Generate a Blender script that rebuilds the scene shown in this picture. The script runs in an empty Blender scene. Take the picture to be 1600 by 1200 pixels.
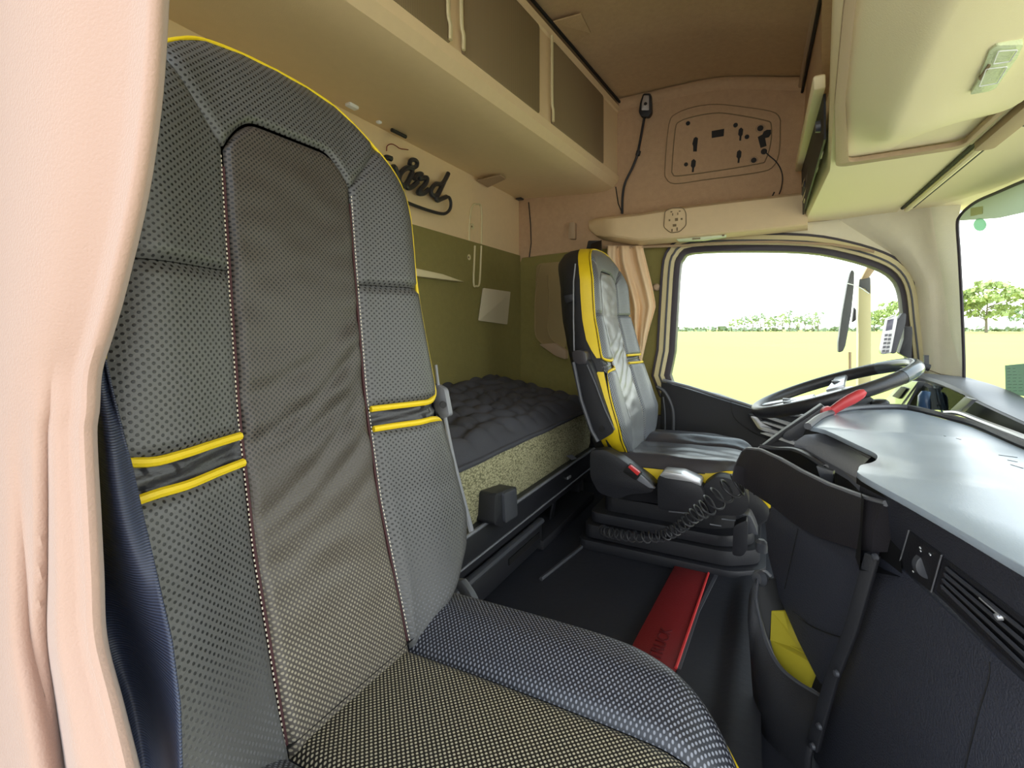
import bpy, bmesh, math, random
from mathutils import Vector, Matrix, noise
from mathutils.geometry import tessellate_polygon
random.seed(4)
V = Vector
C = bpy.context.scene.collection

# ---------------------------------------------------------------- camera, world, sun, exposure
F = 750.0
YAW = math.atan2(400, 750)
SN, CS = math.sin(YAW), math.cos(YAW)
CAMZ = 1.0
cam = bpy.data.objects.new('camera', bpy.data.cameras.new('camera'))
C.objects.link(cam)
cam.location = (0, 0, CAMZ)
cam.rotation_euler = (math.pi/2, 0, YAW)
cam.data.sensor_fit = 'HORIZONTAL'
cam.data.sensor_width = 36
cam.data.lens = F/1600*36
cam.data.shift_y = -88/1600
cam.data.clip_start = .01
cam.data.clip_end = 3000
bpy.context.scene.camera = cam

w = bpy.data.worlds.new('world'); bpy.context.scene.world = w
w.use_nodes = True
nt = w.node_tree; nt.nodes.clear()
out = nt.nodes.new('ShaderNodeOutputWorld'); bg = nt.nodes.new('ShaderNodeBackground')
tc = nt.nodes.new('ShaderNodeTexCoord'); sp = nt.nodes.new('ShaderNodeSeparateXYZ')
rp = nt.nodes.new('ShaderNodeValToRGB')
rp.color_ramp.elements[0].position = 0.0; rp.color_ramp.elements[0].color = (1, .99, .95, 1)
rp.color_ramp.elements[1].position = .7; rp.color_ramp.elements[1].color = (.72, .85, 1, 1)
nt.links.new(tc.outputs['Generated'], sp.inputs[0]); nt.links.new(sp.outputs['Z'], rp.inputs[0])
nt.links.new(rp.outputs[0], bg.inputs[0]); bg.inputs[1].default_value = 3.2
nt.links.new(bg.outputs[0], out.inputs[0])

sun = bpy.data.objects.new('sun', bpy.data.lights.new('sun', 'SUN')); C.objects.link(sun)
sun.data.energy = 5; sun.data.angle = .02; sun.data.color = (1, .95, .85)
sun.rotation_euler = (math.radians(-8), math.radians(-28), 0)
sun.location = (-4, 0, 8)
vs = bpy.context.scene.view_settings
vs.view_transform = 'Standard'; vs.look = 'None'; vs.exposure = 0.2; vs.gamma = 1; vs.use_curve_mapping = False
try:
    bpy.context.scene.cycles.max_bounces = 10
    bpy.context.scene.cycles.diffuse_bounces = 6
    bpy.context.scene.cycles.use_denoising = True
    bpy.context.scene.cycles.sample_clamp_indirect = 6
except Exception:
    pass

# ---------------------------------------------------------------- helpers
def lin(r, g, b):
    f = lambda c: (c/255/12.92) if c/255 <= .04045 else ((c/255+.055)/1.055)**2.4
    return (f(r), f(g), f(b), 1)

def at(u, v, x=None, y=None, z=None, d=None, P=None, N=None):
    """world point seen in direction (u, v) of the photograph on a known plane"""
    a, b = (u-800)/F, (512-v)/F
    r = V((-SN+CS*a, CS+SN*a, b))
    if x is not None: k = x/r.x
    elif y is not None: k = y/r.y
    elif z is not None: k = (z-CAMZ)/r.z
    elif d is not None: k = d
    else: k = (V(P)-V((0, 0, CAMZ))).dot(V(N))/r.dot(V(N))
    return V((0, 0, CAMZ))+r*k

def itp(x, xs, ys):
    if x <= xs[0]: return ys[0]
    for i in range(1, len(xs)):
        if x <= xs[i]:
            t = (x-xs[i-1])/(xs[i]-xs[i-1]); return ys[i-1]+(ys[i]-ys[i-1])*t
    return ys[-1]

def sm(t):
    t = min(1, max(0, t)); return t*t*(3-2*t)

def spline(pts, n=8, closed=False):
    """Catmull-Rom through points"""
    pts = [V(p) for p in pts]; m = len(pts); o = []
    rng = m if closed else m-1
    for i in range(rng):
        if closed: p0, p1, p2, p3 = pts[i-1], pts[i], pts[(i+1) % m], pts[(i+2) % m]
        else:
            p1, p2 = pts[i], pts[i+1]
            p0 = pts[i-1] if i else p1*2-p2
            p3 = pts[i+2] if i+2 < m else p2*2-p1
        for k in range(n):
            t = k/n
            o.append(.5*((2*p1)+(p2-p0)*t+(2*p0-5*p1+4*p2-p3)*t*t+(3*p1-p0-3*p2+p3)*t**3))
    if not closed: o.append(pts[-1])
    return o

def rounded(loop, r, n=5):
    """round the corners of a closed 3D loop; r one radius or a list"""
    m = len(loop); o = []
    loop = [V(p) for p in loop]
    for i in range(m):
        p, a, b = loop[i], loop[i-1], loop[(i+1) % m]
        ri = r[i] if isinstance(r, (list, tuple)) else r
        da, db = (a-p), (b-p)
        k = min(ri, da.length*.48, db.length*.48)
        if k < 1e-5: o.append(p); continue
        s, e = p+da.normalized()*k, p+db.normalized()*k
        for j in range(n+1):
            t = j/n
            o.append(s*(1-t)**2+p*2*t*(1-t)+e*t*t)
    return o

WL = {}
class MB:
    def __init__(s): s.v = []; s.f = []; s.uv = {}
    def add(s, vs, fs, uvs=None):
        b = len(s.v); s.v += [V(p) for p in vs]; s.f += [tuple(i+b for i in q) for q in fs]
        if uvs:
            for i, q in enumerate(uvs): s.uv[b+i] = q
        return s
    def grid(s, fn, nu, nv, uvfn=None):
        vs, uvs = [], []
        for j in range(nv+1):
            for i in range(nu+1):
                a, b = i/nu, j/nv
                vs.append(fn(a, b)); uvs.append(uvfn(a, b) if uvfn else (a, b))
        fs = [(j*(nu+1)+i, j*(nu+1)+i+1, (j+1)*(nu+1)+i+1, (j+1)*(nu+1)+i) for j in range(nv) for i in range(nu)]
        return s.add(vs, fs, uvs)
    def tube(s, pts, r, n=8, caps=True, flat=1.0, up=None):
        pts = [V(p) for p in pts]; m = len(pts); vs, fs = [], []
        t0 = (pts[1]-pts[0]).normalized()
        u = V(up) if up else (V((0, 0, 1)) if abs(t0.z) < .9 else V((1, 0, 0)))
        nrm = t0.cross(u).normalized()
        for i, p in enumerate(pts):
            t = (pts[min(i+1, m-1)]-pts[max(i-1, 0)])
            t = t.normalized() if t.length > 1e-9 else t0
            nrm = (nrm-t*nrm.dot(t))
            nrm = nrm.normalized() if nrm.length > 1e-6 else t.orthogonal().normalized()
            bn = t.cross(nrm)
            rr = r[i] if isinstance(r, (list, tuple)) else r
            for k in range(n):
                a = 2*math.pi*k/n
                vs.append(p+nrm*math.cos(a)*rr+bn*math.sin(a)*rr*flat)
        for i in range(m-1):
            for k in range(n):
                fs.append((i*n+k, i*n+(k+1) % n, (i+1)*n+(k+1) % n, (i+1)*n+k))
        if caps:
            fs.append(tuple(reversed(range(n)))); fs.append(tuple((m-1)*n+k for k in range(n)))
        return s.add(vs, fs)
    def ribbon(s, pts, wvec, th, nvec):
        """flat strap along pts; wvec width vector(s), nvec thickness direction"""
        vs, fs = [], []
        for i, p in enumerate(pts):
            ww = V(wvec[i]) if isinstance(wvec, list) else V(wvec)
            nn = V(nvec).normalized()*th/2; p = V(p)
            vs += [p-ww/2-nn, p+ww/2-nn, p+ww/2+nn, p-ww/2+nn]
        for i in range(len(pts)-1):
            for k in range(4):
                fs.append((i*4+k, i*4+(k+1) % 4, i*4+4+(k+1) % 4, i*4+4+k))
        fs.append((3, 2, 1, 0)); b = (len(pts)-1)*4; fs.append((b, b+1, b+2, b+3))
        return s.add(vs, fs)
    def box(s, c, d, R=None):
        vs = []
        for x in (-.5, .5):
            for y in (-.5, .5):
                for z in (-.5, .5):
                    p = V((x*d[0], y*d[1], z*d[2]))
                    if R: p = R@p
                    vs.append(V(c)+p)
        return s.add(vs, [(0, 1, 3, 2), (4, 6, 7, 5), (0, 4, 5, 1), (2, 3, 7, 6), (0, 2, 6, 4), (1, 5, 7, 3)])
    def prism(s, loops, vec):
        if not isinstance(loops[0], (list, tuple)): loops = [loops]
        vec = V(vec)
        flat = [V(p) for L in loops for p in L]; n = len(flat)
        tris = tessellate_polygon([[V(p) for p in L] for L in loops])
        fs = [tuple(t) for t in tris]+[tuple(i+n for i in reversed(t)) for t in tris]
        b = 0
        for L in loops:
            m = len(L)
            for i in range(m): fs.append((b+i, b+(i+1) % m, b+(i+1) % m+n, b+i+n))
            b += m
        return s.add(flat+[p+vec for p in flat], fs)
    def loft(s, rings, caps=True, closed=True):
        n = len(rings[0]); vs = [p for R in rings for p in R]; fs = []
        for j in range(len(rings)-1):
            for i in range(n if closed else n-1):
                fs.append((j*n+i, j*n+(i+1) % n, (j+1)*n+(i+1) % n, (j+1)*n+i))
        if caps and closed:
            for b in (0, (len(rings)-1)*n):
                c = sum((V(p) for p in vs[b:b+n]), V())/n
                k = len(vs); vs = vs+[c]
                fs += [(b+i, b+(i+1) % n, k) for i in range(n)]
        return s.add(vs, fs)
    def lathe(s, prof, o, ax, n=24):
        ax = V(ax).normalized(); e1 = ax.orthogonal().normalized(); e2 = ax.cross(e1); o = V(o)
        rings = [[o+ax*h+(e1*math.cos(2*math.pi*k/n)+e2*math.sin(2*math.pi*k/n))*max(r, 1e-4) for k in range(n)] for r, h in prof]
        return s.loft(rings)
    def build(s, name, m, parent=None, smooth=True, bev=0, ang=38, seg=2):
        me = bpy.data.meshes.new(name)
        me.from_pydata([tuple(p) for p in s.v], [], s.f); me.update()
        if s.uv:
            ul = me.uv_layers.new(name='UVMap')
            for l in me.loops:
                ul.data[l.index].uv = s.uv.get(l.vertex_index, (0, 0))
        bm = bmesh.new(); bm.from_mesh(me)
        bmesh.ops.recalc_face_normals(bm, faces=bm.faces)
        if bev:
            es = [e for e in bm.edges if len(e.link_faces) == 2 and e.calc_face_angle(0) > math.radians(35)]
            bmesh.ops.bevel(bm, geom=es, offset=bev, segments=seg, affect='EDGES', profile=.5, clamp_overlap=True)
        bm.to_mesh(me); bm.free()
        if smooth:
            me.shade_smooth(); me.set_sharp_from_angle(angle=math.radians(ang))
        me.materials.append(m)
        o = bpy.data.objects.new(name, me); C.objects.link(o)
        if parent:
            L = WL[parent.name]
            for q in me.vertices: q.co -= L
            o.parent = parent; WL[o.name] = L
        else:
            xs = [q.co.x for q in me.vertices]; ys = [q.co.y for q in me.vertices]; zs = [q.co.z for q in me.vertices]
            L = V(((min(xs)+max(xs))/2, (min(ys)+max(ys))/2, min(zs)))
            for q in me.vertices: q.co -= L
            o.location = L; WL[o.name] = L
        return o

def thing(name, label, cat, loc, group=None):
    o = bpy.data.objects.new(name, None); C.objects.link(o); o.location = loc
    o.empty_display_size = .05
    WL[o.name] = V(loc); return tag(o, label, cat, group)
def tag(o, label, cat, group=None):
    o['label'] = label; o['category'] = cat
    if group: o['group'] = group
    return o
def struct(o): o['kind'] = 'structure'; return o

# ---------------------------------------------------------------- materials
def mat(name, col, rough=.5, metal=0, bump=0, bscale=200, var=0, vscale=8, emit=0, spec=.5, coat=0, sheen=0, detail=2):
    m = bpy.data.materials.new(name); m.use_nodes = True
    n = m.node_tree; b = n.nodes['Principled BSDF']
    b.inputs['Base Color'].default_value = col; b.inputs['Roughness'].default_value = rough
    b.inputs['Metallic'].default_value = metal; b.inputs['Specular IOR Level'].default_value = spec
    if coat: b.inputs['Coat Weight'].default_value = coat
    if sheen: b.inputs['Sheen Weight'].default_value = sheen
    if emit:
        b.inputs['Emission Color'].default_value = col; b.inputs['Emission Strength'].default_value = emit
    t = n.nodes.new('ShaderNodeTexCoord')
    if var:
        z = n.nodes.new('ShaderNodeTexNoise'); z.inputs['Scale'].default_value = vscale; z.inputs['Detail'].default_value = 5
        mx = n.nodes.new('ShaderNodeMix'); mx.data_type = 'RGBA'
        mx.inputs['A'].default_value = tuple(c*(1-var) for c in col[:3])+(1,)
        mx.inputs['B'].default_value = tuple(min(1, c*(1+var)) for c in col[:3])+(1,)
        n.links.new(t.outputs['Object'], z.inputs['Vector']); n.links.new(z.outputs['Fac'], mx.inputs['Factor'])
        n.links.new(mx.outputs['Result'], b.inputs['Base Color'])
    if bump:
        z = n.nodes.new('ShaderNodeTexNoise'); z.inputs['Scale'].default_value = bscale; z.inputs['Detail'].default_value = detail
        bp = n.nodes.new('ShaderNodeBump'); bp.inputs['Strength'].default_value = bump; bp.inputs['Distance'].default_value = .002
        n.links.new(t.outputs['Object'], z.inputs['Vector']); n.links.new(z.outputs['Fac'], bp.inputs['Height'])
        n.links.new(bp.outputs['Normal'], b.inputs['Normal'])
    return m

def perf(name, base, dot_lo, dot_hi, pitch=.0066, rad=.30, rough=.42, z0=.6, z1=.9, spec=.5):
    """perforated leather: staggered holes on UV in metres; the backing seen in the holes changes from dot_lo (low on the panel) to dot_hi"""
    m = bpy.data.materials.new(name); m.use_nodes = True; n = m.node_tree; b = n.nodes['Principled BSDF']; L = n.links.new
    b.inputs['Roughness'].default_value = rough; b.inputs['Specular IOR Level'].default_value = spec
    uv = n.nodes.new('ShaderNodeUVMap')
    def vm(op, a, c):
        q = n.nodes.new('ShaderNodeVectorMath'); q.operation = op
        if isinstance(a, tuple): q.inputs[0].default_value = a
        else: L(a, q.inputs[0])
        if c is not None:
            if isinstance(c, tuple): q.inputs[1].default_value = c
            else: L(c, q.inputs[1])
        return q
    def dist(off):
        s = vm('MULTIPLY', uv.outputs[0], (1/pitch, 1/pitch, 0)); s = vm('ADD', s.outputs[0], off)
        f = vm('FRACTION', s.outputs[0], None); f = vm('SUBTRACT', f.outputs[0], (.5, .5, 0))
        l = vm('LENGTH', f.outputs[0], None); return l.outputs['Value']
    mn = n.nodes.new('ShaderNodeMath'); mn.operation = 'MINIMUM'
    L(dist((0, 0, 0)), mn.inputs[0]); L(dist((.5, .5, 0)), mn.inputs[1])
    r = n.nodes.new('ShaderNodeMapRange'); r.inputs['From Min'].default_value = rad*.62; r.inputs['From Max'].default_value = rad
    r.inputs['To Min'].default_value = 1; r.inputs['To Max'].default_value = 0
    L(mn.outputs[0], r.inputs['Value'])
    sx = n.nodes.new('ShaderNodeSeparateXYZ'); L(uv.outputs[0], sx.inputs[0])
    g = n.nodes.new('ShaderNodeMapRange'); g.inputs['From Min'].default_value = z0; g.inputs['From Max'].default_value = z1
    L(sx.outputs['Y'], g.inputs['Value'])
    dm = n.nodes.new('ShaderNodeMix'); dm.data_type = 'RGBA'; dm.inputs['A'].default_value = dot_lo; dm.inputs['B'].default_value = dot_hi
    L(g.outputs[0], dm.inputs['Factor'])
    mx = n.nodes.new('ShaderNodeMix'); mx.data_type = 'RGBA'
    mx.inputs['A'].default_value = base; L(dm.outputs['Result'], mx.inputs['B']); L(r.outputs[0], mx.inputs['Factor'])
    L(mx.outputs['Result'], b.inputs['Base Color'])
    z = n.nodes.new('ShaderNodeTexNoise'); z.inputs['Scale'].default_value = 260
    tt = n.nodes.new('ShaderNodeTexCoord'); L(tt.outputs['Object'], z.inputs['Vector'])
    hh = n.nodes.new('ShaderNodeMath'); hh.operation = 'MULTIPLY_ADD'; hh.inputs[1].default_value = -1.5
    L(r.outputs[0], hh.inputs[0]); L(z.outputs['Fac'], hh.inputs[2])
    bp = n.nodes.new('ShaderNodeBump'); bp.inputs['Strength'].default_value = .25; bp.inputs['Distance'].default_value = .001
    L(hh.outputs[0], bp.inputs['Height']); L(bp.outputs['Normal'], b.inputs['Normal'])
    return m

M = {}
M['black'] = mat('black plastic', lin(36, 37, 42), .45, bump=.25, bscale=500)
M['black_soft'] = mat('soft black plastic', lin(30, 31, 36), .6, bump=.3, bscale=400)
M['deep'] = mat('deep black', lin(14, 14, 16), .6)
M['dash'] = mat('grained dashboard plastic', lin(52, 54, 64), .55, bump=.6, bscale=420)
M['dashtop'] = mat('satin table top', lin(158, 170, 182), .26, bump=.1, bscale=500, var=.05, vscale=15)
M['grey'] = mat('grey plastic', lin(120, 122, 128), .4, bump=.1)
M['dgrey'] = mat('dark grey plastic', lin(70, 72, 78), .42, bump=.15)
M['silver'] = mat('silver trim', lin(200, 202, 206), .28, metal=.6)
M['yellow'] = mat('yellow leather', lin(226, 196, 26), .5, bump=.2, bscale=300, var=.07, vscale=20)
M['red'] = mat('red rubber', lin(118, 22, 26), .55, bump=.3, bscale=300, var=.1)
M['redgrip'] = mat('red grip', lin(196, 66, 70), .35)
M['redbtn'] = mat('red button', lin(215, 60, 60), .35)
M['leather'] = mat('black leather', lin(46, 46, 50), .36, bump=.25, bscale=260)
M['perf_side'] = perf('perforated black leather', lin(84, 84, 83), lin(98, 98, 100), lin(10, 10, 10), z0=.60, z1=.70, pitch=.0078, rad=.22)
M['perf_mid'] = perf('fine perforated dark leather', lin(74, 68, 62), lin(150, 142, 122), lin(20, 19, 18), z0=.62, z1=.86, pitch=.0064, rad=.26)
M['perf_seat'] = perf('perforated seat leather', lin(32, 29, 26), lin(186, 177, 150), lin(186, 177, 150), pitch=.0064, rad=.26, rough=.4)
M['perf_bol'] = perf('perforated bolster leather', lin(30, 31, 38), lin(128, 130, 138), lin(128, 130, 138), pitch=.0064, rad=.25, rough=.4)
M['perf_far'] = perf('perforated leather with painted highlights', lin(112, 116, 122), lin(50, 52, 58), lin(50, 52, 58), pitch=.008, rad=.28, rough=.35)  # driver seat side panels: highlights put into a paler base colour
M['leather_far'] = mat('leather with painted highlights', lin(120, 122, 124), .27, bump=.2, bscale=180, var=.14, vscale=14)  # driver seat centre: lighter base colour stands in for leather highlights
M['leather_sh'] = mat('shiny black leather', lin(62, 60, 64), .30, bump=.3, bscale=60)
M['thread'] = mat('pale thread', lin(232, 222, 200), .7)
M['webbing'] = None
M['felt'] = mat('beige brown felt', lin(190, 160, 128), .95, bump=.5, bscale=350, var=.12, vscale=60)
M['ceil'] = mat('brown ceiling felt', lin(190, 162, 124), .95, bump=.5, bscale=350, var=.12, vscale=60)
M['beige'] = mat('beige moulding', lin(226, 202, 160), .6, bump=.2, bscale=500, var=.04, vscale=40)
M['beige_lt'] = mat('light beige moulding', lin(214, 203, 160), .55, bump=.15, bscale=500)
M['beige_y'] = mat('pale yellowish moulding', lin(242, 230, 190), .55, bump=.15, bscale=500)
M['pillar'] = mat('pillar trim', lin(234, 228, 206), .7, bump=.3, bscale=400, var=.04, vscale=40)
M['rim'] = mat('taupe frame', lin(176, 152, 124), .6, bump=.15)
M['pocket'] = mat('brown pocket moulding', lin(150, 132, 92), .8, bump=.3, bscale=400)
M['taupe'] = mat('dark taupe', lin(130, 112, 84), .8, bump=.3, bscale=400)
M['olive'] = mat('olive carpet wall', lin(136, 128, 74), .95, bump=.5, bscale=350, var=.1, vscale=50)
M['curtain'] = mat('cream curtain cloth', lin(174, 144, 128), .9, bump=.3, bscale=500, sheen=.3)
M['curtain_b'] = mat('beige curtain cloth', lin(236, 208, 170), .85, bump=.25, bscale=400)
M['white'] = mat('white card', lin(205, 196, 168), .7)
M['wh'] = mat('white mark', lin(235, 238, 240), .5)
M['lamp'] = mat('clear lamp lens', lin(214, 226, 188), .25, bump=.6, bscale=300)
M['quilt'] = mat('black quilted fabric', lin(68, 69, 76), .85, bump=.5, bscale=600)
M['seal'] = mat('black rubber seal', lin(58, 52, 62), .5)
M['mirror'] = mat('dark mirror housing', lin(92, 92, 100), .45)
M['dust'] = mat('dusty rubber floor', lin(34, 36, 44), .6, bump=.4, bscale=60, var=.3, vscale=5)
M['bark'] = mat('bark', lin(130, 122, 104), .9)
M['leaf'] = [mat('leaf green', lin(160, 176, 112), .8), mat('grey green leaf', lin(138, 160, 124), .8)]
M['hedge'] = mat('distant foliage', lin(118, 132, 104), .9)
M['field'] = mat('mown field', lin(146, 152, 74), .95, var=.14, vscale=.05)
M['yard'] = mat('pale gravel yard', lin(168, 160, 144), .95, var=.15, vscale=2)
M['blue'] = mat('blue translucent plastic', lin(60, 90, 130), .25)
M['screen'] = mat('grey display', lin(112, 112, 132), .2)
M['_gt'] = mat('pale green sticker', lin(180, 226, 200), .5)

def mattress_mat():
    m = mat('olive woven mattress cover', lin(124, 122, 88), .85)
    n = m.node_tree; b = n.nodes['Principled BSDF']; t = n.nodes.new('ShaderNodeTexCoord')
    mp = n.nodes.new('ShaderNodeMapping'); mp.inputs['Scale'].default_value = (260, 130, 260)
    vo = n.nodes.new('ShaderNodeTexVoronoi'); vo.inputs['Scale'].default_value = 1
    n.links.new(t.outputs['Object'], mp.inputs[0]); n.links.new(mp.outputs[0], vo.inputs['Vector'])
    r = n.nodes.new('ShaderNodeValToRGB'); r.color_ramp.elements[0].color = lin(196, 190, 152); r.color_ramp.elements[1].color = lin(108, 106, 78)
    r.color_ramp.elements[0].position = .1; r.color_ramp.elements[1].position = .8
    n.links.new(vo.outputs['Distance'], r.inputs[0]); n.links.new(r.outputs[0], b.inputs['Base Color'])
    bp = n.nodes.new('ShaderNodeBump'); bp.inputs['Strength'].default_value = .5; bp.inputs['Distance'].default_value = .002; bp.invert = True
    n.links.new(vo.outputs['Distance'], bp.inputs['Height']); n.links.new(bp.outputs[0], b.inputs['Normal'])
    return m
M['mattress'] = mattress_mat()

def stripes(name, c1, c2, scale, axis, rough=.6, bump=.4):
    m = mat(name, c1, rough); n = m.node_tree; b = n.nodes['Principled BSDF']; t = n.nodes.new('ShaderNodeTexCoord')
    wv = n.nodes.new('ShaderNodeTexWave'); wv.bands_direction = axis; wv.inputs['Scale'].default_value = scale
    n.links.new(t.outputs['Object'], wv.inputs[0])
    mx = n.nodes.new('ShaderNodeMix'); mx.data_type = 'RGBA'; mx.inputs['A'].default_value = c1; mx.inputs['B'].default_value = c2
    n.links.new(wv.outputs['Fac'], mx.inputs['Factor']); n.links.new(mx.outputs['Result'], b.inputs['Base Color'])
    bp = n.nodes.new('ShaderNodeBump'); bp.inputs['Strength'].default_value = bump; bp.inputs['Distance'].default_value = .001
    n.links.new(wv.outputs['Fac'], bp.inputs['Height']); n.links.new(bp.outputs[0], b.inputs['Normal'])
    return m
M['webbing'] = stripes('navy seat belt webbing', lin(34, 38, 52), lin(56, 64, 86), 160, 'Z', .45)
M['door_mesh'] = stripes('fine ribbed locker door', lin(146, 128, 96), lin(124, 108, 80), 60, 'Y', .6, .2)

def translucent(name, col, k=.5):
    m = mat(name, col, .8); n = m.node_tree; b = n.nodes['Principled BSDF']; o = n.nodes['Material Output']
    t = n.nodes.new('ShaderNodeBsdfTranslucent'); t.inputs[0].default_value = col; x = n.nodes.new('ShaderNodeMixShader'); x.inputs[0].default_value = k
    n.links.new(b.outputs[0], x.inputs[1]); n.links.new(t.outputs[0], x.inputs[2]); n.links.new(x.outputs[0], o.inputs[0]); return m
M['greentint'] = translucent('pale green sticker', lin(190, 226, 206), .7)
M['shade'] = translucent('grey green sun strip', lin(150, 162, 140), .6)
M['card'] = translucent('grey green card', lin(160, 182, 166), .6)
def glass_mat(name, tint):
    m = bpy.data.materials.new(name); m.use_nodes = True; n = m.node_tree; n.nodes.clear()
    o = n.nodes.new('ShaderNodeOutputMaterial'); t = n.nodes.new('ShaderNodeBsdfTransparent'); g = n.nodes.new('ShaderNodeBsdfGlossy')
    f = n.nodes.new('ShaderNodeFresnel'); x = n.nodes.new('ShaderNodeMixShader')
    f.inputs['IOR'].default_value = 1.06; t.inputs[0].default_value = tint; g.inputs['Roughness'].default_value = .02
    n.links.new(f.outputs[0], x.inputs[0]); n.links.new(t.outputs[0], x.inputs[1]); n.links.new(g.outputs[0], x.inputs[2]); n.links.new(x.outputs[0], o.inputs[0])
    return m
M['glass'] = glass_mat('window glass', (.95, .98, .95, 1))
M['clear'] = glass_mat('clear cover', (.72, .76, .74, 1))

YW, XR, ZC, ZF = 2.10, -1.08, 2.0, .30
# ================================================================ SETTING
# floor
mb = MB(); mb.prism([V((-1.1, -.15, ZF)), V((.75, -.15, ZF)), V((.75, 2.15, ZF)), V((-1.1, 2.15, ZF))], (0, 0, -.03))
struct(mb.build('floor', M['dust'], smooth=False))
# ceiling, curving down towards the front
mb = MB()
def ceilz(x): return ZC - .09*sm((x+.25)/.5)
mb.grid(lambda a, b: V((-1.1+a*1.3, -.12+b*2.26, ceilz(-1.1+a*1.3)+.012*math.sin(math.pi*b))), 26, 12)
mb.grid(lambda a, b: V((-1.1+a*1.3, -.12+b*2.26, ceilz(-1.1+a*1.3)+.04)), 26, 12)
struct(mb.build('ceiling', M['ceil']))
# rear wall: beige upper field and olive carpeted lower field
mb = MB(); mb.box((XR-.03, 1.0, 1.675), (.06, 2.3, .69)); struct(mb.build('wall_rear', M['beige'], smooth=False))
mb = MB(); mb.box((XR-.025, 1.0, .83), (.066, 2.3, 1.05)); struct(mb.build('trim_1', M['olive'], bev=.004))
# passenger-side wall behind the open door
mb = MB(); mb.box((-.86, -.10, 1.15), (.46, .06, 1.75)); struct(mb.build('wall_right', M['felt'], smooth=False))

# driver-side wall with window opening
def loop(pts, y): return [at(u, v, y=y) for u, v in pts]
G = [(1050, 600), (1053, 550), (1057, 480), (1061, 420), (1066, 404), (1082, 394), (1160, 391), (1260, 393), (1320, 403), (1370, 418), (1396, 434), (1408, 458), (1413, 500), (1421, 570), (1428, 650), (1330, 650), (1195, 641), (1120, 618)]
_g = spline([V((p[0], p[1], 0)) for p in G], 3, True)
G = [(p.x, p.y) for p in _g]
def grow(L, k):
    """offset a closed pixel outline outwards before it is set on its plane"""
    o = []; m = len(L)
    cx = sum(p[0] for p in L)/m; cy = sum(p[1] for p in L)/m
    for i in range(m):
        a, b = L[i-1], L[(i+1) % m]
        t = (b[0]-a[0], b[1]-a[1]); l = math.hypot(*t); nx, ny = t[1]/l, -t[0]/l
        if nx*(L[i][0]-cx)+ny*(L[i][1]-cy) < 0: nx, ny = -nx, -ny
        o.append((L[i][0]+nx*k, L[i][1]+ny*k))
    return o
hole = loop(grow(G, 12), YW)
outer = [V((XR, YW, ZF)), V((.49, YW, ZF)), V((.49, YW, 1.0)), V((.47, YW, 1.45)), V((.2, YW, 1.45)), at(1040, 374, y=YW), at(815, 391, y=YW), V((XR, YW, 1.34))]
mb = MB(); mb.prism([outer, hole], (0, .05, 0)); struct(mb.build('wall_left', M['olive'], smooth=False))
mb = MB(); mb.box((-.66, 2.085, .45), (.84, .02, .36)); struct(mb.build('trim_12', M['black_soft'], bev=.003))
# upper side wall (felt) with a vertical joint
mb = MB()
up = [V((XR, YW-.004, 1.30)), at(815, 403, y=YW-.004), at(925, 389, y=YW-.004), at(1040, 386, y=YW-.004), V((.25, YW-.004, 1.38)), V((.25, YW-.004, 1.93)), V((-.1, YW-.004, 2.0)), V((XR, YW-.004, 2.02))]
mb.prism(up, (0, .05, 0)); struct(mb.build('trim_2', M['felt'], bev=.003))
mb = MB()
for P in ([(826, 316), (829, 350), (830, 380), (827, 402)], [(962, 292), (966, 318), (972, 333)], [(1195, 330), (1210, 300)]):
    mb.tube([at(u, v, y=YW-.006) for u, v in P], .0025, 6)
struct(mb.build('trim_3', M['deep']))
mb = MB(); mb.prism([at(u, v, y=YW-.012) for u, v in [(1200, 352), (1290, 345), (1420, 325), (1440, 440), (1400, 408), (1370, 396), (1330, 386), (1262, 378), (1200, 376)]], (0, .02, 0)); struct(mb.build('trim_11', M['pillar'], bev=.002))
# cove between ceiling and side wall
mb = MB()
def cv(a, b):
    x = -.58+a*.72; t = b*math.pi/2
    return V((x, YW-.004-.035*(1-math.sin(t)), ceilz(x)+.0-.035*(1-math.cos(t))-.004))
mb.grid(cv, 30, 6); struct(mb.build('trim_4', M['felt']))
# A pillar
mb = MB()
ring = []
for t in [i/14 for i in range(15)]:
    v = 300+t*330
    p0 = at(itp(v, [300, 330, 400, 440, 630], [1268, 1290, 1400, 1428, 1446]), v, y=YW-.012)
    p1 = at(itp(v, [300, 380, 440, 520, 630], [1410, 1440, 1462, 1470, 1474]), v, y=YW-.055)
    p2 = at(itp(v, [300, 345, 600, 630], [1505, 1497, 1507, 1508]), v, y=2.0)
    p3 = p2+V((.008, .03, 0)); p4 = p0+V((0, .05, 0))
    R = spline([p0, (p0+p1)/2+V((0, -.012, 0)), p1, (p1+p2)/2+V((0, -.004, 0)), p2], 3)
    ring.append(R+[p3, p3+V((0, .1, 0)), p4])
mb.loft(ring); struct(mb.build('trim_5', M['pillar']))
mb = MB(); mb.tube([at(1440, 574, y=YW-.075), at(1470, 585, y=YW-.068), at(1506, 590, y=1.99)], .0015, 6)
struct(mb.build('trim_6', M['taupe']))

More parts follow.
